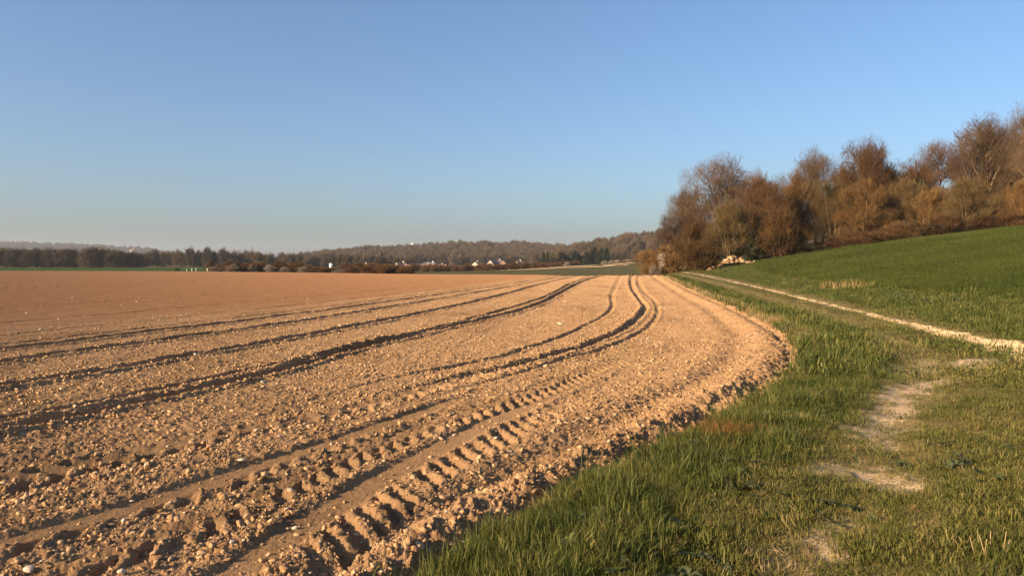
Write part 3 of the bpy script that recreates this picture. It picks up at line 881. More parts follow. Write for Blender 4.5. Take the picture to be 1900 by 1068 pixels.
def tree_meshes(name, seed, style, H, Wd, per, tl, tw, m_bark, m_twig, cut=2, spread=0.55, up=0.15, fill=0):
    segs, anch = grow_tree(seed, style)
    g = np.random.default_rng(seed + 1)
    A = np.array([s[0] for s in segs]); B = np.array([s[1] for s in segs])
    r0 = np.array([s[2] for s in segs]); r1 = np.array([s[3] for s in segs]); lv = np.array([s[4] for s in segs])
    P = np.array([a[0] for a in anch]); D = np.array([a[1] for a in anch])
    if fill:                                                     # twigs along finer branches too
        k = lv >= len(style) - 2
        f = g.random((fill, k.sum(), 1))
        P2 = (A[k][None] * (1 - f) + B[k][None] * f).reshape(-1, 3)
        D2 = np.repeat((B[k] - A[k])[None], fill, 0).reshape(-1, 3)
        D2 /= np.linalg.norm(D2, axis=1, keepdims=True) + 1e-9
        P, D = np.concatenate([P, P2]), np.concatenate([D, D2])
    top = np.percentile(P[:, 2], 99.5) + tl * 0.6
    wid = np.percentile(np.hypot(P[:, 0], P[:, 1]), 97) * 2 + tl
    S = np.array([Wd / wid, Wd / wid, H / top])
    A, B, P = A * S, B * S, P * S
    A[A[:, 2] < 0.02, 2] = -0.4
    Vt, Ft = tubes(A[lv < cut], B[lv < cut], r0[lv < cut], r1[lv < cut], 7)
    trunk = mesh_np(name + '_trunk', Vt, Ft, m_bark, True)
    thick = np.where(lv >= cut, np.where(lv == 2, 0.035, 0.020) if H > 12 else 0.012, 0.0)[lv >= cut]
    Vb, Fb = tubes(A[lv >= cut], B[lv >= cut], np.maximum(r0[lv >= cut], thick), np.maximum(r1[lv >= cut], thick * 0.7), 3)
    Pq = np.repeat(P, per, 0); Dq = np.repeat(D, per, 0)
    Vs, Fs = slivers(Pq, Dq, tl, tw, g, spread, up)
    Fb3 = np.concatenate([Fb[:, [0, 1, 2]], Fb[:, [0, 2, 3]]]) if len(Fb) else np.zeros((0, 3), int)
    crown = mesh_np(name + '_crown', np.concatenate([Vb, Vs]), np.concatenate([Fb3, Fs + len(Vb)]), m_twig, False)
    return trunk, crown

OAK = [dict(len=5.0, rad=0.42, seg=5, wig=0.05, up=0.05, kids=6, **{'from': 0.5}),
       dict(len=6.5, ang=(30, 68), seg=5, wig=0.14, up=0.05, kids=6, **{'from': 0.3}),
       dict(len=3.4, ang=(25, 60), seg=4, wig=0.18, up=0.07, kids=5, **{'from': 0.25}),
       dict(len=1.7, ang=(25, 60), seg=3, wig=0.2, up=0.05, kids=4, **{'from': 0.3}),
       dict(len=0.9, ang=(20, 60), seg=2, wig=0.2, up=0.03, kids=0, **{'from': 0})]
HAZEL = [dict(len=6.5, rad=0.085, seg=6, wig=0.06, up=0.04, kids=5, stems=11, tilt=0.40, base=0.7, **{'from': 0.2}),
         dict(len=3.0, ang=(12, 42), seg=4, wig=0.1, up=0.09, kids=6, **{'from': 0.15}),
         dict(len=1.3, ang=(15, 45), seg=3, wig=0.12, up=0.06, kids=0, **{'from': 0})]
ASH = [dict(len=12, rad=0.26, seg=9, wig=0.03, up=0.05, kids=15, stems=2, tilt=0.08, base=0.8, **{'from': 0.25}),
       dict(len=5.0, ang=(22, 50), seg=5, wig=0.1, up=0.10, kids=7, **{'from': 0.2}),
       dict(len=2.2, ang=(22, 50), seg=3, wig=0.14, up=0.08, kids=5, **{'from': 0.2}),
       dict(len=1.1, ang=(20, 50), seg=2, wig=0.16, up=0.05, kids=0, **{'from': 0})]
BUSH = [dict(len=2.4, rad=0.05, seg=4, wig=0.1, up=0.03, kids=6, stems=14, tilt=0.65, base=0.5, **{'from': 0.1}),
        dict(len=1.3, ang=(20, 60), seg=3, wig=0.14, up=0.06, kids=5, **{'from': 0.1}),
        dict(len=0.7, ang=(20, 60), seg=2, wig=0.15, up=0.04, kids=0, **{'from': 0})]

PROTO = {}
PROTO['oak'] = [tree_meshes('oak', 501 + k, OAK, 15, 14, 2, 0.75, 0.030, M['bark'], M['oak_twig'], 2, 0.6, 0.1) for k in range(3)]
PROTO['hazel'] = [tree_meshes('hazel', 511 + k, HAZEL, 10, 9, 3, 0.85, 0.030, M['palebark'], M['hazel_twig'], 1, 0.45, 0.25, 1) for k in range(4)]
PROTO['ash'] = [tree_meshes('ash', 521 + k, ASH, 17, 8, 2, 0.7, 0.026, M['palebark'], M['oak_twig'], 2, 0.5, 0.2) for k in range(3)]
PROTO['bush'] = [tree_meshes('bush', 531 + k, BUSH, 4, 5, 3, 0.5, 0.03, M['bark'], M['red_twig'], 1, 0.5, 0.2, 1) for k in range(4)]

def twig_dome(seed, n, H, Wd, tl, tw, lobes, low=-0.35, cz=0.42, rz=0.40, lr=0.42, spread=0.35, up=0.25, z_root=-0.25):
    """slivers in overlapping lobes that together make a rounded crown"""
    g = np.random.default_rng(seed)
    dz = g.uniform(low, 1, lobes)
    az = np.arange(lobes) * 2.4 + g.uniform(-0.4, 0.4, lobes)
    rr = np.sqrt(np.clip(1 - dz * dz, 0, 1)) * g.uniform(0.35, 0.72, lobes)
    c = np.column_stack([np.cos(az) * rr * Wd / 2, np.sin(az) * rr * Wd / 2, H * (cz + rz * dz * g.uniform(0.8, 1.1, lobes))])
    lw = g.uniform(0.7, 1.25, lobes)
    k = g.integers(0, lobes, n)
    d = g.normal(size=(n, 3)); d /= np.linalg.norm(d, axis=1, keepdims=True)
    rad = g.random(n) ** 0.45 * lw[k]
    P = c[k] + d * rad[:, None] * np.array([Wd / 2 * lr, Wd / 2 * lr, H * lr * 0.48])
    P = P[P[:, 2] > 0.02]
    D = P - np.array([0, 0, z_root * H])
    D /= np.linalg.norm(D, axis=1, keepdims=True)
    return slivers(P, D, tl, tw, g, spread, up)

def fuller(pair, V, F):
    """join more twigs to a crown mesh"""
    me = pair[1]
    n = len(me.vertices); A = np.zeros(n * 3, np.float32); me.vertices.foreach_get('co', A)
    L = np.zeros(len(me.loops), np.int32); me.loops.foreach_get('vertex_index', L)
    return pair[0], mesh_np(me.name, np.concatenate([A.reshape(-1, 3), V]), np.concatenate([L.reshape(-1, 3), F + n]), me.materials[0])

def leaf_blob(name, seed, n, H, Wd, leaf, mat, lobes=9, zlo=0.18):
    g = np.random.default_rng(seed)
    c = np.column_stack([g.normal(0, Wd * 0.22, lobes), g.normal(0, Wd * 0.22, lobes), H * g.uniform(zlo, 0.84, lobes)])
    rad = g.uniform(0.14, 0.24, lobes) * (H + Wd) * (0.6 if lobes < 20 else 0.34)
    k = g.integers(0, lobes, n)
    d = g.normal(size=(n, 3)); d /= np.linalg.norm(d, axis=1, keepdims=True)
    P = c[k] + d * (rad[k] * g.uniform(0.55, 1.08, n))[:, None]
    P[:, 2] = np.clip(P[:, 2], 0.0, None)
    a = g.normal(size=(n, 3)); a /= np.linalg.norm(a, axis=1, keepdims=True)
    b = np.cross(a, g.normal(size=(n, 3))); b /= np.linalg.norm(b, axis=1, keepdims=True)
    l = leaf * g.uniform(0.6, 1.3, n)[:, None]
    V = np.stack([P - a * l, P + b * l * 0.5, P + a * l, P - b * l * 0.5], 1).reshape(-1, 3)
    return mesh_np(name, V, np.arange(4 * n).reshape(-1, 4), mat)

def stem_mesh(name, H, r, mat, n=4, spread=0.3, seed=0):
    g = np.random.default_rng(seed)
    A = np.column_stack([g.normal(0, 0.1, n), g.normal(0, 0.1, n), np.full(n, -0.2)])
    B = A + np.column_stack([g.normal(0, spread, n), g.normal(0, spread, n), np.full(n, H)])
    Mid = (A + B) / 2 + g.normal(0, 0.1, (n, 3))
    V, F = tubes(np.concatenate([A, Mid]), np.concatenate([Mid, B]), np.full(2 * n, r), np.full(2 * n, r * 0.7), 5)
    return mesh_np(name, V, F, mat, True)

PROTO['oak'] = [fuller(p_, *twig_dome(571 + k, 14500, 15, 14.6, 0.7, 0.028, 50, -0.8, 0.53, 0.40, 0.24, 0.5, 0.1)) for k, p_ in enumerate(PROTO['oak'])]
PROTO['hazel'] = [fuller(p_, *twig_dome(575 + k, 14000, 10, 9.6, 0.65, 0.026, 48, -0.9, 0.46, 0.44, 0.24, 0.55)) for k, p_ in enumerate(PROTO['hazel'])]
PROTO['ash'] = [fuller(p_, *twig_dome(581 + k, 10000, 17, 8.8, 0.7, 0.026, 46, -0.9, 0.56, 0.38, 0.28, 0.45, 0.2)) for k, p_ in enumerate(PROTO['ash'])]
PROTO['bush'] = [fuller(p_, *twig_dome(585 + k, 5000, 4, 5, 0.5, 0.03, 15, -0.9, 0.45, 0.40, 0.42)) for k, p_ in enumerate(PROTO['bush'])]
PROTO['ivy'] = [(stem_mesh('ivy_trunk', 4, 0.14, M['bark'], 4, 0.6, 1), leaf_blob('ivy_crown', 541 + k, 5200, 6, 5, 0.16, M['ivy'], 13)) for k in range(2)]
PROTO['blossom'] = [(stem_mesh('blossom_trunk', 1.6, 0.05, M['bark'], 6, 0.6, 2), leaf_blob('blossom_crown', 551 + k, 420, 3, 3.6, 0.06, M['blossom'], 20, 0.38)) for k in range(3)]

def thing_tree(name, pr, x, y, H, Wd, base_H, base_W, rz, label, cat, group=None, z=None, crown_mat=None):
    zz = ground_z(x, y) if z is None else z
    e = obj(name, None, None, (x, y, zz), rz, (Wd / base_W, Wd / base_W, H / base_H))
    e.empty_display_size = 0.5
    obj('trunk', pr[0], e)
    c = obj('crown', pr[1], e)
    if crown_mat:
        c.material_slots[0].link = 'OBJECT'
        c.material_slots[0].material = crown_mat
    tag(e, label, cat, group)
    return e

BASE = {'oak': (15, 14), 'hazel': (10, 9), 'ash': (17, 8), 'bush': (4, 5), 'ivy': (6, 5), 'blossom': (3, 3)}
NAME = {'oak': 'oak_tree', 'hazel': 'hazel_tree', 'ash': 'ash_tree', 'bush': 'bare_bush', 'ivy': 'dark_leafy_shrub', 'blossom': 'blossoming_blackthorn'}
CAT = {'oak': 'tree', 'hazel': 'tree', 'ash': 'tree', 'bush': 'bush', 'ivy': 'shrub', 'blossom': 'shrub'}
cnt = {}
def wood(kind, px, d, base_y, top_y, wpx, label, group=None, mat=None):
    """a tree on the bearing px at distance d, its crown as tall and wide as measured"""
    x, y = at(px, d)
    k = cnt.get(kind, 0); cnt[kind] = k + 1
    pr = PROTO[kind][k % len(PROTO[kind])]
    if kind == 'hazel' and mat is None:
        mat = [None, M['olive_twig'], M['red_twig'], None, M['olive_twig']][k % 5]
    z = float(macro(x, y))
    top = EYE + (490 - top_y) / 1435 * d
    return thing_tree(NAME[kind], pr, x, y, top - z + 0.1, wpx / 1435 * d, *BASE[kind], (k * 2.4) % 6.28, label, CAT[kind], group, z - 0.1, mat)

G_ = 'bare trees of the wood above the wheat'
wood('oak', 1320, 122, 495, 292, 170, 'tall grey oak with rounded crown at the left end of the wood', None)
wood('oak', 1256, 112, 497, 390, 95, 'low spreading oak leaning out at the wood corner above white blossom', None)
wood('oak', 1272, 128, 495, 345, 120, 'mid-height grey tree stepping down left of the tallest oak', None)
wood('hazel', 1292, 108, 497, 405, 95, 'orange-brown hazel at the foot of the tall oak', None)
wood('hazel', 1352, 106, 495, 372, 105, 'dense orange-brown hazel directly behind the log pile', None)
wood('hazel', 1410, 112, 490, 326, 135, 'broad dome-shaped hazel right of the tall oak', None)
wood('oak', 1395, 132, 490, 316, 90, 'small grey treetop just right of the tall oak', None)
wood('hazel', 1470, 118, 480, 322, 110, 'brown hazel behind the rounded low bush', None)
wood('oak', 1512, 135, 480, 280, 130, 'pale airy oak showing sky through its top between two brown crowns', None)
wood('hazel', 1545, 114, 470, 330, 120, 'orange-brown hazel left of the tall domed tree', None)
wood('oak', 1608, 116, 465, 257, 160, 'tall dome-shaped brown tree in the middle of the wood', None, M['red_twig'])
wood('hazel', 1600, 110, 462, 335, 130, 'low brown hazel under the tall domed tree', None)
wood('hazel', 1672, 112, 452, 330, 110, 'slender brown hazel right of the tall domed tree', None)
wood('hazel', 1655, 122, 452, 305, 110, 'brown hazel filling the dip between the two tallest groups', None)
wood('oak', 1742, 124, 440, 262, 140, 'brown tree with a stray branch sticking out left of the tall ashes', None, M['red_twig'])
wood('hazel', 1722, 110, 440, 345, 100, 'low brown hazel with pale forked stems', None)
wood('hazel', 1792, 106, 428, 328, 115, 'orange lone-stemmed hazel in front of the tall ashes', None)
wood('ash', 1800, 122, 425, 234, 105, 'tall slender ash at the left of the ash group', None)
wood('ash', 1845, 120, 420, 216, 110, 'tall ash with sky showing between its trunks', None)
wood('ash', 1890, 118, 415, 203, 115, 'tallest ash at the right edge of the photo', None)
wood('ash', 1868, 128, 415, 228, 95, 'tall ash standing back behind the two rightmost ashes', None)
wood('hazel', 1895, 104, 410, 335, 80, 'yellowish-brown hazel at the right edge below the tallest ash', None)
wood('hazel', 1850, 116, 418, 350, 90, 'low brown hazel below the gap in the ashes', None)
wood('oak', 1440, 140, 485, 330, 110, 'grey tree standing back behind the dome-shaped hazel', None)
wood('oak', 1690, 138, 450, 310, 120, 'grey tree standing back behind the dip in the wood', None)
wood('ivy', 1372, 107, 490, 385, 65, 'dark evergreen shrub with ivy right behind the log pile', None)
wood('ivy', 1462, 118, 480, 395, 60, 'dark leafy mass standing in for shade behind the rounded low bush', None)  # dark leaves added as the shade between crowns, no evergreen grows here
wood('ivy', 1600, 119, 465, 322, 60, 'dark ivy clump inside the tall domed tree', None)
wood('ivy', 1712, 117, 445, 330, 60, 'dark ivy clump below the dip in the wood', None)
wood('bush', 1442, 104, 485, 386, 95, 'rounded brown bush standing forward right of the log pile', None, M['hazel_twig'])
wood('bush', 1238, 108, 503, 455, 70, 'brown bush round the lower white blossom', None, M['hazel_twig'])
wood('bush', 1205, 118, 505, 462, 70, 'brown bush at the far end of the grass verge', None, M['hazel_twig'])
wood('bush', 1300, 103, 500, 450, 90, 'brown bush left of the log pile', None, M['hazel_twig'])
# undergrowth along the foot of the wood
UG = [(1490, 452, 70), (1530, 440, 80), (1575, 430, 80), (1620, 420, 80), (1665, 412, 80), (1705, 405, 80), (1745, 398, 80), (1785, 392, 80), (1825, 388, 80), (1870, 380, 80), (1415, 455, 60)]
for k, (px, ty, w) in enumerate(UG):
    wood('bush' if k % 5 else 'ivy', px, 105 + 1.5 * (k % 3), 0, ty + 8 * (k % 2), w, 'low brown undergrowth bush along the foot of the wood' if k % 5 else 'low dark bramble thicket along the foot of the wood', 'undergrowth along the foot of the wood' if k % 5 else 'bramble thickets along the foot of the wood')
# the wood goes on to the right of the picture and behind its first row
for k in range(26):
    kind = ['ash', 'hazel', 'oak'][k % 3]
    px = 1925 + (k % 13) * 42 if k < 13 else 1480 + (k - 13) * 45
    d = (108 + 6 * (k % 3)) if k < 13 else 142 + 5 * (k % 3)
    x, y = at(px, d)
    Hh = {'ash': 17, 'hazel': 10, 'oak': 14}[kind] * (0.9 + 0.05 * (k % 4)) * (1.0 if k < 13 else 0.8)
    thing_tree(NAME[kind], PROTO[kind][k % len(PROTO[kind])], x, y, Hh, BASE[kind][1] * (Hh / BASE[kind][0]), *BASE[kind], k * 1.7, 'bare tree deep inside the wood on the slope', 'tree', 'trees deep inside the wood', float(macro(x, y)) - 0.1)
wood('blossom', 1225, 103, 497, 466, 19, 'white blossoming shrub shining at the left foot of the wood', None)
wood('bush', 1212, 106, 505, 493, 20, 'small low pale blossom bush beside the field corner', None, M['blossom_twig'])

# ------------------------------------------------------------------ log pile
lx, ly = at(1354, 101)
lz = float(macro(lx, ly))
pile = obj('log_pile', None, None, (lx, ly, lz), -0.12)
tag(pile, 'heap of fresh split firewood logs at the foot of the wood', 'log pile')
def log_mesh(k):
    g = np.random.default_rng(700 + k)
    n = 7
    t = np.linspace(0, math.pi * (1.0 if k % 3 else 2.0), n)
    r = 0.13 * g.uniform(0.85, 1.15, n)
    L = g.uniform(0.8, 1.05)
    ring = np.column_stack([np.cos(t) * r, np.sin(t) * r])
    V = [(-L / 2, a_, b_) for a_, b_ in ring] + [(L / 2, a_ * 0.9, b_ * 0.95) for a_, b_ in ring] + [(-L / 2, 0, 0), (L / 2, 0, 0)]
    F = []
    for i in range(n - 1):
        F += [(i, i + 1, n + i + 1), (i, n + i + 1, n + i), (2 * n, i + 1, i), (2 * n + 1, n + i, n + i + 1)]
    nb = len(F)
    F += [(n - 1, 0, n), (n - 1, n, 2 * n - 1)]
    me = mesh_np('log', np.array(V), np.array(F), M['cutwood'])
    me.materials.append(M['logbark'])
    mi = np.zeros(len(F), np.int32)
    for i in range(n - 1):
        mi[4 * i] = mi[4 * i + 1] = 1
    if k % 2 == 0: mi[:] = 0
    me.polygons.foreach_set('material_index', mi)
    return me
LOGS = [log_mesh(k) for k in range(6)]
g = np.random.default_rng(77)
nl = 0
for k in range(150):
    u = g.uniform(-1, 1)
    hx = u * 2.75
    prof = (1 - abs(u) ** 2.2) * (0.95 + 0.3 * math.sin(4.5 * u + 1)) + 0.05
    hy = g.uniform(-1, 0.9)
    zt = max(0.06, prof * (1 - 0.5 * abs(hy))) * g.uniform(0.75, 1.0) * 1.08
    px_, py_ = hx, hy * 0.9
    zg = float(macro(lx + px_ * math.cos(-0.12), ly + py_)) - lz
    o = obj('log', LOGS[k % 6], pile, (px_, py_, zg + zt))
    o.rotation_euler = (g.uniform(0, 6.28), g.normal(0, 0.3), g.uniform(-1.2, 1.2))
    o.scale = (g.uniform(0.6, 1.0),) * 3
# chips lying in the wheat edge
# ------------------------------------------------------------------ weeds, stalks
def weed_mesh(seed, H, n_br, leaf, mat):
    g = np.random.default_rng(seed)
    A, B, r = [], [], []
    P = []
    for _ in range(n_br):
        p = np.array([g.normal(0, 0.06), g.normal(0, 0.06), -0.02]); d = np.array([g.normal(0, 0.25), g.normal(0, 0.25), 1.0])
        L = H * g.uniform(0.5, 1.05)
        for k in range(4):
            d = d + g.normal(0, 0.12, 3); d /= np.linalg.norm(d)
            q = p + d * L / 4
            A.append(p); B.append(q); r.append(0.009 * (1 - 0.18 * k)); p = q
            if k > 0:
                for _ in range(4): P.append(p + g.normal(0, 0.05, 3))
    V, F = tubes(A, B, r, np.array(r) * 0.8, 4)
    P = np.array(P); n = len(P)
    a_ = g.normal(size=(n, 3)); a_ /= np.linalg.norm(a_, axis=1, keepdims=True)
    b_ = np.cross(a_, g.normal(size=(n, 3))); b_ /= np.linalg.norm(b_, axis=1, keepdims=True)
    l = leaf * g.uniform(0.6, 1.3, n)[:, None]
    V2 = np.stack([P - a_ * l, P + b_ * l * 0.35, P + a_ * l, P - b_ * l * 0.35], 1).reshape(-1, 3)
    return mesh_np('stems', V, F, M['straw'] if mat is None else M['weed'], True), mesh_np('leaves', V2, np.arange(4 * n).reshape(-1, 4), mat or M['straw'])
WEEDS = [(1655, 31, 0.62, 'tall leafy weed at the wheat edge'), (1672, 30, 0.45, 'squat bushy weed beside the tall leafy weed'), (1752, 25.5, 0.60, 'lone pale weed stalk on the bank right of the bushy weeds'),
         (1690, 29, 0.3, 'small weed under the white stick on the bank'), (1715, 28, 0.35, 'thin weed on the bank between the bushy and the lone weed'), (1785, 25, 0.4, 'dark leafy weed right of the lone pale stalk'), (1345, 72, 1.1, 'spreading weed clump on the bank below the log pile'), (1358, 70, 0.9, 'second weed clump on the bank below the log pile')]
for k, (px, d, H, lab) in enumerate(WEEDS):
    x, y = at(px, d)
    st, lf_ = weed_mesh(800 + k, H, 5 if k != 2 else 2, 0.05 if k < 6 else 0.09, M['weed'])
    e = obj('weed_plant', None, None, (x, y, float(verge_z(x, y))), k)
    obj('stem', st, e); obj('leaves', lf_, e)
    tag(e, lab, 'weed')
# dry reed-like stalks at the lower wheat edge
g = np.random.default_rng(88)
for k in range(4):
    px = 1535 + 22 * k
    x, y = at(px, 42.5 - 1.0 * k)
    n = 16
    A = np.column_stack([g.uniform(-0.4, 0.4, n), g.uniform(-0.25, 0.25, n), np.full(n, -0.05)])
    B = A + np.column_stack([g.normal(0.02, 0.09, n), g.normal(0, 0.06, n), g.uniform(0.25, 0.55, n)])
    V, F = tubes(A, B, np.full(n, 0.014), np.full(n, 0.006), 4)
    e = obj('dry_stalks', mesh_np('dry_stalks', V, F, M['straw'], True), None, (x, y, float(macro(x, y)) + 0.05))
    tag(e, ['leftmost', 'second from left', 'third from left', 'rightmost'][k] + ' clump of pale dry stalks along the wheat edge', 'stalks', 'dry stalk clumps along the wheat edge')
# cut stalks in the near right corner
A, B, r_ = [], [], []
for (dx, lean, h_, dy) in ((-0.10, -1.1, 0.07, 0.05), (-0.06, -0.35, 0.10, 0.0), (0.0, -0.4, 0.12, -0.03), (0.02, 0.45, 0.08, 0.02), (0.09, 0.1, 0.12, 0.04), (0.14, 0.65, 0.09, -0.02), (0.17, 0.4, 0.12, 0.03)):
    A.append((dx * 0.7, dy, -0.02)); B.append((dx * 0.7 + lean * h_ * 0.7, dy + 0.02, h_)); r_.append(0.0032)
V, F = tubes(A, B, r_, np.array(r_) * 0.7, 5)
x, y = at(1835, 4.18)
e = obj('cut_stalks', mesh_np('cut_stalks', V, F, M['straw'], True), None, (x, y, float(verge_z(x, y))))
tag(e, 'fan of cut straw stalks in the near right corner', 'stalks')

# ------------------------------------------------------------------ hedges and bushes beyond the field
g = np.random.default_rng(91)
for k in range(46):                                            # low bushes at the far edge of the field
    px = 392 + k * 8.2 + g.uniform(-4, 4)
    x0 = (px - 950) / 1435
    d = float(np.interp(px, [380, 520, 640, 770], [190, 168, 150, 136])) + 6 + g.uniform(0, 14)
    x, y = at(px, d)
    hh = g.uniform(0.75, 1.15) * float(np.interp(px, [390, 480, 560, 590, 640, 660, 770], [2.5, 2.6, 2.2, 1.1, 1.1, 2.0, 1.5]))
    bl = (k % 4 == 1 and px < 640)
    kind = 'bush'
    hh = hh * 0.72 if bl else hh
    if bl: x, y = at(px, d - 7)
    thing_tree('blossoming_blackthorn' if bl else 'bare_bush', PROTO[kind][k % 4], x, y, hh, g.uniform(2.2, 4.8), *BASE[kind], k * 1.3,
               'pale blossoming blackthorn at the far edge of the ploughed field' if bl else 'brown bare bush at the far edge of the ploughed field',
               'shrub' if bl else 'bush', 'blackthorns at the far field edge' if bl else 'bare bushes at the far field edge', None, M['blossom_twig'] if bl else None)
for k in range(60):                                            # long thicket before the village
    px = 640 + k * 7.3 + g.uniform(-3, 3)
    d = 300 + g.uniform(0, 40) + (60 if px > 980 else 0)
    x, y = at(px, d)
    thing_tree('bare_bush', PROTO['bush'][k % 4], x, y, g.uniform(2.2, 3.4), g.uniform(4.5, 6.5), *BASE['bush'], k * 1.1,
               'reddish-brown bush in the long thicket before the village', 'bush', 'bushes of the thicket before the village')
for k, (px, d) in enumerate([(1052, 300), (1122, 330), (1135, 325), (1146, 322), (1158, 318), (1166, 316)]):
    x, y = at(px, d)
    thing_tree('blossoming_blackthorn', PROTO['bush'][k % 3], x, y, 1.9, 3.4, *BASE['bush'], k * 1.1,
               'lone white blossom bush in the thicket below the conifers' if k == 0 else 'pale blossom bush on the meadow rim right of the conifers', 'shrub', None if k == 0 else 'blossom bushes on the meadow rim', None, M['blossom_twig'])

# small far trees: cheap crowns for the woods
FARSTY = [dict(len=5, rad=0.2, seg=3, wig=0.06, up=0.05, kids=6, stems=2, tilt=0.1, base=0.4, **{'from': 0.3}),
          dict(len=3.2, ang=(25, 60), seg=3, wig=0.12, up=0.08, kids=5, **{'from': 0.2}),
          dict(len=1.6, ang=(25, 60), seg=2, wig=0.15, up=0.05, kids=0, **{'from': 0})]
POPSTY = [dict(len=12, rad=0.18, seg=8, wig=0.02, up=0.05, kids=30, **{'from': 0.12}),
          dict(len=2.2, ang=(15, 32), seg=2, wig=0.06, up=0.15, kids=0, **{'from': 0})]
PROTO['far'] = [tree_meshes('far_tree', 601 + k, FARSTY, 11, 9, 5, 1.5, 0.11, M['bark'], M['far_twig'], 2, 0.7, 0.15, 1) for k in range(4)]
PROTO['far'] = [fuller(p_, *twig_dome(591 + k, 2600, 11, 9, 1.3, 0.085, 18, -0.95, 0.46, 0.42, 0.40, 0.5, 0.2)) for k, p_ in enumerate(PROTO['far'])]
PROTO['poplar'] = [tree_meshes('poplar', 611 + k, POPSTY, 14, 3, 5, 1.2, 0.08, M['palebark'], M['pale_twig'], 1, 0.35, 0.5) for k in range(2)]
def conifer_meshes(seed):
    g = np.random.default_rng(seed)
    P, D = [], []
    for k in range(46):
        f = k / 45
        zc = 1.0 + 11 * f
        rr = 2.5 * (1 - f) ** 0.8 + 0.15
        for _ in range(22):
            t = g.uniform(0, 6.28)
            rad = rr * g.uniform(0.2, 1.0)
            P.append((math.cos(t) * rad, math.sin(t) * rad, zc - 0.35 * rad + g.normal(0, 0.15))); D.append((math.cos(t), math.sin(t), -0.25))
    V, F = slivers(np.array(P), np.array(D), 0.9, 0.42, g, 0.35, 0.0)
    Vt, Ft = tubes([(0, 0, -0.4), (0, 0, 6)], [(0, 0, 6), (0, 0, 12)], [0.22, 0.13], [0.13, 0.02], 6)
    return mesh_np('conifer_trunk', Vt, Ft, M['bark'], True), mesh_np('conifer_crown', V, F, M['conifer'])
PROTO['conifer'] = [conifer_meshes(620 + k) for k in range(3)]
BASE.update(far=(11, 9), poplar=(14, 3), conifer=(12.3, 5.4))

g = np.random.default_rng(92)
for k in range(70):                                            # dark wood on the left
    px = -150 + (k % 35) * 12.2 + g.uniform(-5, 5)
    d = 400 + (k // 35) * 14 + g.uniform(0, 8)
    x, y = at(px, d)
    hh = g.uniform(9.0, 10.8) * (1 - 0.25 * ss(180, 268, px))
    thing_tree('bare_tree', PROTO['far'][k % 4], x, y, hh, g.uniform(9, 12), *BASE['far'], k * 1.9,
               'bare brown tree in the dark wood at the left beyond the green strip', 'tree', 'trees of the dark wood at the left')
for k in range(84):                                            # paler wood in the middle distance
    px = 268 + (k % 42) * 12 + g.uniform(-5, 5)
    d = 470 + (k // 42) * 60 + g.uniform(0, 40)
    x, y = at(px, d)
    hh = g.uniform(9, 12.5) * (1 - 0.30 * float(ss(430, 560, px))) + 3.0 * float(ss(560, 640, px))
    thing_tree('bare_tree', PROTO['far'][k % 4], x, y, hh, g.uniform(7, 10), *BASE['far'], k * 1.9,
               'bare brown tree in the middle-distance wood behind the field-edge bushes', 'tree', 'trees of the middle-distance wood', None, M['far_twig'])
for k in range(22):
    px = [300, 318, 336, 352, 366, 378, 388, 398, 408, 420, 432, 446, 458, 470, 1012, 1020, 1028, 1034, 1046, 1052, 1058, 1064][k] + g.uniform(-3, 3)
    d = 520 + g.uniform(0, 40) if k < 14 else 620 + g.uniform(0, 20)
    x, y = at(px, d)
    thing_tree('poplar_tree', PROTO['poplar'][k % 2], x, y, g.uniform(10.5, 14.5) if k < 14 else g.uniform(15, 19), g.uniform(2.5, 4), *BASE['poplar'], k,
               'pale slender poplar rising from the middle-distance wood' if k < 14 else 'pale slender poplar left of the conifers below the hill', 'tree', 'poplars in the middle-distance wood' if k < 14 else 'poplars below the hill')
for k in range(40):
    if k < 16: px, d, hh, wd = 1040 + k * 5.8 + g.uniform(-2, 2), 470 + g.uniform(0, 30), g.uniform(5.5, 10.5) * (0.75 + 0.3 * k / 15), 7.0
    elif k < 36: px, d, hh, wd = 664 + (k - 16) * 4.1 + g.uniform(-2, 2), 500 + g.uniform(0, 20), g.uniform(4.5, 6.5) + (2.5 if k in (26, 27, 31) else 0), 4.2
    else: px, d, hh, wd = [1008, 1016, 372, 366][k - 36], 480, 8.5, 4.5
    x, y = at(px, d)
    hh += 3.5 if k < 38 else 0
    lab, gr = (('dark conifer in the clump under the right end of the hill', 'conifers under the right end of the hill') if k < 16 else
               ('dark conifer in the low clump left of the village', 'conifers left of the village') if k < 36 else
               ('dark lone conifer beside the pale poplars', 'lone conifers beside the poplars'))
    thing_tree('conifer_tree', PROTO['conifer'][k % 3], x, y, hh, wd, *BASE['conifer'], k, lab, 'conifer', gr)

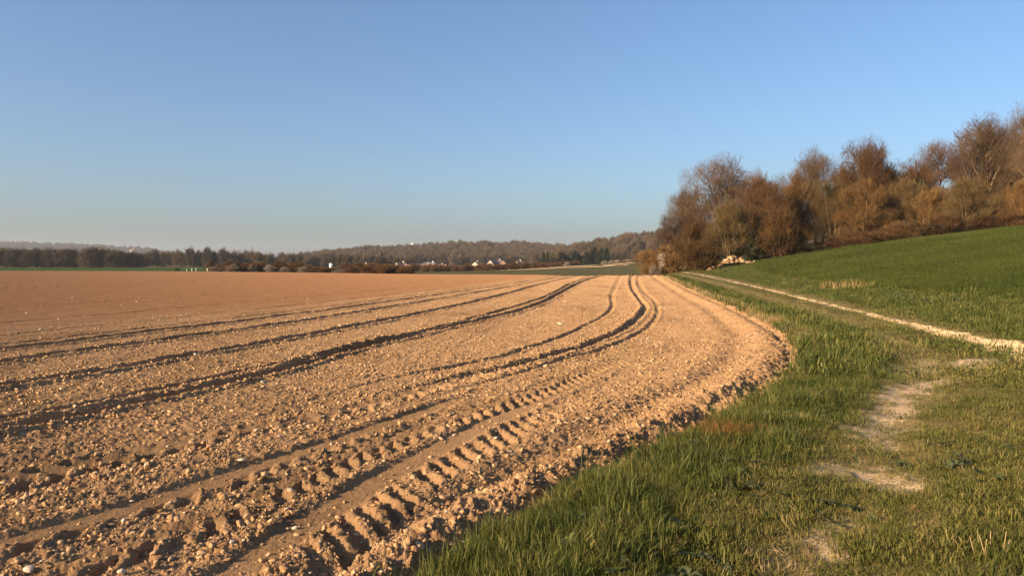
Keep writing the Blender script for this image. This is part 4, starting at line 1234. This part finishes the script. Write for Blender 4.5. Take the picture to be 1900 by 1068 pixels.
# ------------------------------------------------------------------ hills and their woods
def hill(name, ridge, d_ridge, d_base, d_back, canopy, label, col, extra=None):
    px = np.array([p[0] for p in ridge], float); ty = np.array([p[1] for p in ridge], float)
    ang = (px - 950) / 1435
    A_ = np.linspace(ang[0], ang[-1], 160)
    hr = EYE + (490 - np.interp(A_, ang, ty)) / 1435 * d_ridge - canopy
    t = np.concatenate([np.linspace(0, 1, 30), np.linspace(1, 2, 12)[1:]])
    D_ = np.where(t <= 1, d_base + (d_ridge - d_base) * t, d_ridge + (d_back - d_ridge) * (t - 1))
    prof = np.where(t <= 1, np.sin(np.clip(t, 0, 1) * np.pi / 2) ** 1.25, 1 - 0.5 * (t - 1) ** 1.5)
    X = A_[None] * D_[:, None]; Y = np.repeat(D_[:, None], len(A_), 1)
    end = ss(0, 0.06, (A_ - A_[0]) / (A_[-1] - A_[0]))
    Z = -2.5 + prof[:, None] * (hr + 2.5)[None]
    Z += prof[:, None] * 2.0 * noise(X * 0.01, Y * 0.01, 81)
    me = mesh_np(name, np.stack([X, Y, Z], -1).reshape(-1, 3), grid_faces(len(D_), len(A_))[:, ::-1], M['land'], True, np.ones((X.size, 3)) * np.array(col))
    o = obj(name, me)
    tag(o, label, None, None, 'structure')
    return X, Y, Z, t

def hill_wood(name, X, Y, Z, n, seed, label, size, t_max=30):
    g = np.random.default_rng(seed)
    nr, nc = X.shape
    i = g.random(n) ** 0.9 * min(t_max, nr - 2); j = g.random(n) * (nc - 2)
    i0, j0 = i.astype(int), j.astype(int); fi, fj = i - i0, j - j0
    def bl(Q): return (Q[i0, j0] * (1 - fi) * (1 - fj) + Q[i0 + 1, j0] * fi * (1 - fj) + Q[i0, j0 + 1] * (1 - fi) * fj + Q[i0 + 1, j0 + 1] * fi * fj)
    s = size * g.uniform(0.75, 1.3, n)
    rot = np.column_stack([np.zeros(n), np.zeros(n), g.uniform(0, 6.28, n)])
    scatter(name, np.column_stack([bl(X), bl(Y), bl(Z) - 0.5]), rot, np.column_stack([s, s, s * g.uniform(0.85, 1.15, n)]), g.integers(0, 4, n), [p_[1] for p_ in PROTO['far']], label)

hc = (0.085, 0.062, 0.040)
X, Y, Z, t = hill('near_hill', [(985, 487), (1010, 478), (1050, 462), (1090, 452), (1130, 446), (1170, 437), (1220, 429), (1300, 424), (1500, 415), (1900, 380), (2300, 360)], 760, 520, 1000, 10, 'wooded hill rising behind the wood at the right', hc)
hill_wood('near_hill_wood', X, Y, Z, 2600, 93, 'bare brown wood covering the hill at the right', 0.95)
X, Y, Z, t = hill('village_hill', [(520, 480), (560, 476), (600, 468), (650, 464), (690, 459), (730, 460), (766, 458), (800, 455), (850, 451), (880, 453), (900, 450), (935, 454), (955, 450), (1000, 455), (1050, 458), (1120, 459), (1250, 456)], 1350, 760, 1700, 13, 'long wooded hill behind the village', hc)
hill_wood('village_hill_wood', X, Y, Z, 4200, 94, 'bare brown wood covering the long hill behind the village', 1.1)
X, Y, Z, t = hill('left_hill', [(-500, 448), (-200, 447), (0, 450), (60, 451), (130, 453), (180, 455), (230, 459), (265, 459), (290, 463), (310, 468), (330, 478)], 3300, 2400, 3800, 16, 'bluish far hill on the left skyline', (0.075, 0.065, 0.045))
hill_wood('left_hill_wood', X, Y, Z, 3500, 95, 'hazy far wood on the left skyline', 1.5)
hill('far_ridge', [(-700, 476), (200, 474), (400, 473), (520, 475), (620, 477), (800, 479), (1200, 480), (2000, 476)], 4700, 4000, 5200, 0, 'faint hazy ridge on the horizon', (0.075, 0.075, 0.055))

# ------------------------------------------------------------------ village
def house(px, d, w, dp, hw, hr, rz, roof, label, chim=True, z=None):
    x, y = at(px, d)
    e = obj('house', None, None, (x, y, (ground_z(x, y) if z is None else z)), rz)
    tag(e, label, 'house')
    V = [(-w/2, -dp/2, -2), (w/2, -dp/2, -2), (w/2, dp/2, -2), (-w/2, dp/2, -2), (-w/2, -dp/2, hw), (w/2, -dp/2, hw), (w/2, dp/2, hw), (-w/2, dp/2, hw), (-w/2, 0, hw + hr), (w/2, 0, hw + hr)]
    F = [(0, 1, 5), (0, 5, 4), (2, 3, 7), (2, 7, 6), (1, 2, 6), (1, 6, 5), (5, 6, 9), (3, 0, 4), (3, 4, 7), (7, 4, 8)]
    obj('wall', mesh_np('wall', np.array(V), np.array(F), M['render']), e)
    ov, th = 0.35, 0.16
    k = ov * hr / (dp / 2)
    V = []
    for sy in (-1, 1):
        for xx in (-w/2 - 0.25, w/2 + 0.25):
            V += [(xx, sy * (dp/2 + ov), hw - k + 0.02), (xx, 0, hw + hr + 0.02), (xx, 0, hw + hr + th), (xx, sy * (dp/2 + ov), hw - k + th)]
    F = []
    for b in (0, 8):
        F += [(b, b+1, b+5, b+4), (b+3, b+2, b+6, b+7), (b, b+4, b+7, b+3), (b, b+3, b+2, b+1), (b+4, b+5, b+6, b+7)]
    ro = obj('roof', mesh_np('roof', np.array(V), np.array(F), M[roof]), e)
    if chim:
        V, F = boxes([(w*0.28, w*0.28+0.6, -0.35, 0.35, hw + hr*0.5, hw + hr + 0.9)])
        obj('chimney', mesh_np('chimney', V, F, M['render']), ro)
    for fx_ in (-0.28, 0.05, 0.3):
        V, F = boxes([(-0.5, 0.5, -0.03, 0.03, -0.65, 0.65)])
        wi = obj('window', mesh_np('pane', V, F, M['glass']), e, (fx_ * w, -dp/2 - 0.02, hw * 0.55))
        V, F = boxes([(-0.62, 0.62, -0.09, 0.04, -0.78, -0.66)])
        obj('sill', mesh_np('sill', V, F, M['white']), wi)
    return e
HO = [(744, 470, 7, 6, 3.4, 3.4, 0.9, 'roof', 'small white gabled house at the left end of the village'),
      (757, 480, 9, 7, 2.8, 2.6, -0.2, 'roof', 'low brown-roofed house second from the left in the village'),
      (783, 470, 13, 8, 3.2, 3.2, 0.35, 'roof', 'broad house with pale front left of the dark slate roof'),
      (797, 480, 8, 7, 3.6, 3.8, -0.4, 'slate', 'house with dark slate roof in the left village group'),
      (812, 490, 10, 7, 3.4, 2.6, 0.2, 'roof', 'pale house right of the dark slate roof'),
      (858, 480, 12, 6, 2.4, 2.4, 0.1, 'roof', 'long low house left of the white gable'),
      (884, 480, 7.5, 8, 4.4, 3.2, 1.35, 'roof', 'white gable-fronted house in the middle of the village'),
      (868, 440, 10, 6, 2.2, 1.6, 0.0, 'roof', 'low white outbuilding before the long house'),
      (907, 500, 9, 7, 2.8, 2.4, 0.3, 'roof', 'low pale house left of the big cream house'),
      (921, 480, 10, 9, 4.8, 3.6, 0.75, 'roof', 'big cream gabled house, largest in the village'),
      (950, 510, 12, 6, 3.4, 1.8, 0.1, 'slate', 'long white low house right of the big cream house'),
      (963, 500, 6, 6, 4.2, 3.0, 1.0, 'roof', 'small pinkish house at the right end of the village'),
      (674, 420, 5, 5, 3.2, 1.8, 0.3, 'roof', 'little pale hut before the low conifers')]
for h_ in HO:
    house(*h_[:8], h_[8])
# water tower on the ridge
def lathe(prof, n=28):
    V, F = [], []
    for (r_, z_) in prof:
        for i in range(n):
            t = 2 * math.pi * i / n
            V.append((r_ * math.cos(t), r_ * math.sin(t), z_))
    for k in range(len(prof) - 1):
        for i in range(n):
            j = (i + 1) % n
            F.append((k * n + i, k * n + j, (k + 1) * n + j, (k + 1) * n + i))
    return np.array(V), np.array(F)
x, y = at(766, 1290)
wt = obj('water_tower', None, None, (x, y, EYE + (490 - 451) / 1435 * 1290 - 22))
tag(wt, 'white water tower on the ridge above the village', 'water tower')
for nm, pr in (('shaft', [(2.2, -6), (1.9, 8), (1.9, 13.2)]), ('tank', [(1.95, 13.0), (3.5, 15.6), (3.6, 20.2), (3.3, 20.5)]), ('cap', [(3.4, 20.45), (2.6, 21.4), (1.2, 22.0), (0.02, 22.2)])):
    V, F = lathe(pr)
    obj(nm, mesh_np(nm, V, F, M['white'], True), wt)
# white buildings on the far left hill
for px, ty, w, lab in ((187, 461.5, 14, 'white building left on the far hill'), (246, 464.0, 9, 'small white building right on the far hill')):
    house(px, 2390, w, 9, 7, 4, 0.2, 'roof', lab, False, EYE + (490 - ty) / 1435 * 2390 - 6)

# ------------------------------------------------------------------ small things at the far edge of the field
def post(px, d, h_, r_, mat, label, name, cap=True):
    x, y = at(px, d)
    e = obj(name, None, None, (x, y, ground_z(x, y) + 0.0))
    V, F = lathe([(r_, -0.4), (r_, h_ * 0.92), (r_ * 0.9, h_ * 0.93)], 10)
    obj('shaft', mesh_np('shaft', V, F, mat, True), e)
    V, F = lathe([(r_ * 1.35, h_ * 0.9), (r_ * 1.35, h_ * 0.97), (r_ * 0.4, h_), (0.002, h_)], 10)
    obj('cap', mesh_np('cap', V, F, mat, True), e)
    tag(e, label, 'post')
post(347, 205, 0.6, 0.06, M['white'], 'faint white post left of the other field-edge posts', 'marker_post')
post(356.5, 200, 0.8, 0.07, M['white'], 'white marker post second from left at the far field edge', 'marker_post')
post(364, 200, 1.0, 0.05, M['white'], 'slim white marker post between two others at the far field edge', 'marker_post')
post(385, 198, 0.95, 0.11, M['white'], 'brightest white marker post, rightmost at the far field edge', 'marker_post')
post(1166, 128, 0.8, 0.14, M['darkwood'], 'dark stake left of its twin beyond the field crest', 'wooden_stake')
post(1173, 128, 0.8, 0.12, M['darkwood'], 'dark stake right of its twin beyond the field crest', 'wooden_stake')
x, y = at(330, 203)
thing_tree('dark_bush', PROTO['ivy'][0], x, y, 0.95, 1.3, *BASE['ivy'], 0.4, 'small dark bush alone on the green strip beyond the field', 'bush')
x, y = at(614.5, 240)
sg = obj('white_board', None, None, (x, y, ground_z(x, y)), 0.25)
tag(sg, 'bright white board standing among the bushes beyond the field', 'board')
V, F = boxes([(-0.55, 0.55, -0.05, 0.05, 1.2, 2.9)])
obj('panel', mesh_np('panel', V, F, M['white']), sg)
for sx in (-0.45, 0.45):
    V, F = boxes([(sx - 0.05, sx + 0.05, 0.055, 0.15, -0.4, 2.6)])
    obj('leg', mesh_np('leg', V, F, M['darkwood']), sg)
# pale farm tracks across the far meadow
for k, (pts, w) in enumerate((([(800, 200), (870, 235), (950, 262), (1050, 285), (1120, 300), (1176, 310)], 10), ([(860, 190), (960, 215), (1040, 235), (1100, 248), (1165, 258)], 5))):
    P = np.array([at(*q) for q in pts])
    f = np.linspace(0, len(P) - 1, 120)
    xs, ys = np.interp(f, range(len(P)), P[:, 0]), np.interp(f, range(len(P)), P[:, 1])
    X = np.stack([xs, xs], 1); Y = np.stack([ys - w, ys + w], 1)
    Z = macro(X, Y) - 0.2 + 0.3
    o = obj('farm_track', mesh_np('farm_track', np.stack([X, Y, Z], -1).reshape(-1, 3), grid_faces(120, 2), M['path']))
    tag(o, 'pale dirt track along the top of the far meadow' if k == 0 else 'faint pale track across the middle of the far meadow', None, None, 'structure')

# ------------------------------------------------------------------ haze
m, nt, o_ = new_mat('haze_air')
pv = N(nt, 'ShaderNodeVolumePrincipled')
pv.inputs['Color'].default_value = (0.82, 0.89, 1.0, 1)
pv.inputs['Density'].default_value = 0.00010
pv.inputs['Anisotropy'].default_value = 0.1
nt.links.new(pv.outputs[0], o_.inputs['Volume'])
V, F = boxes([(-5800, 5800, -400, 5800, -6, 140)])
hz = obj('haze', mesh_np('haze', V, F, m))
tag(hz, 'thin pale haze over the valley', None, None, 'stuff')
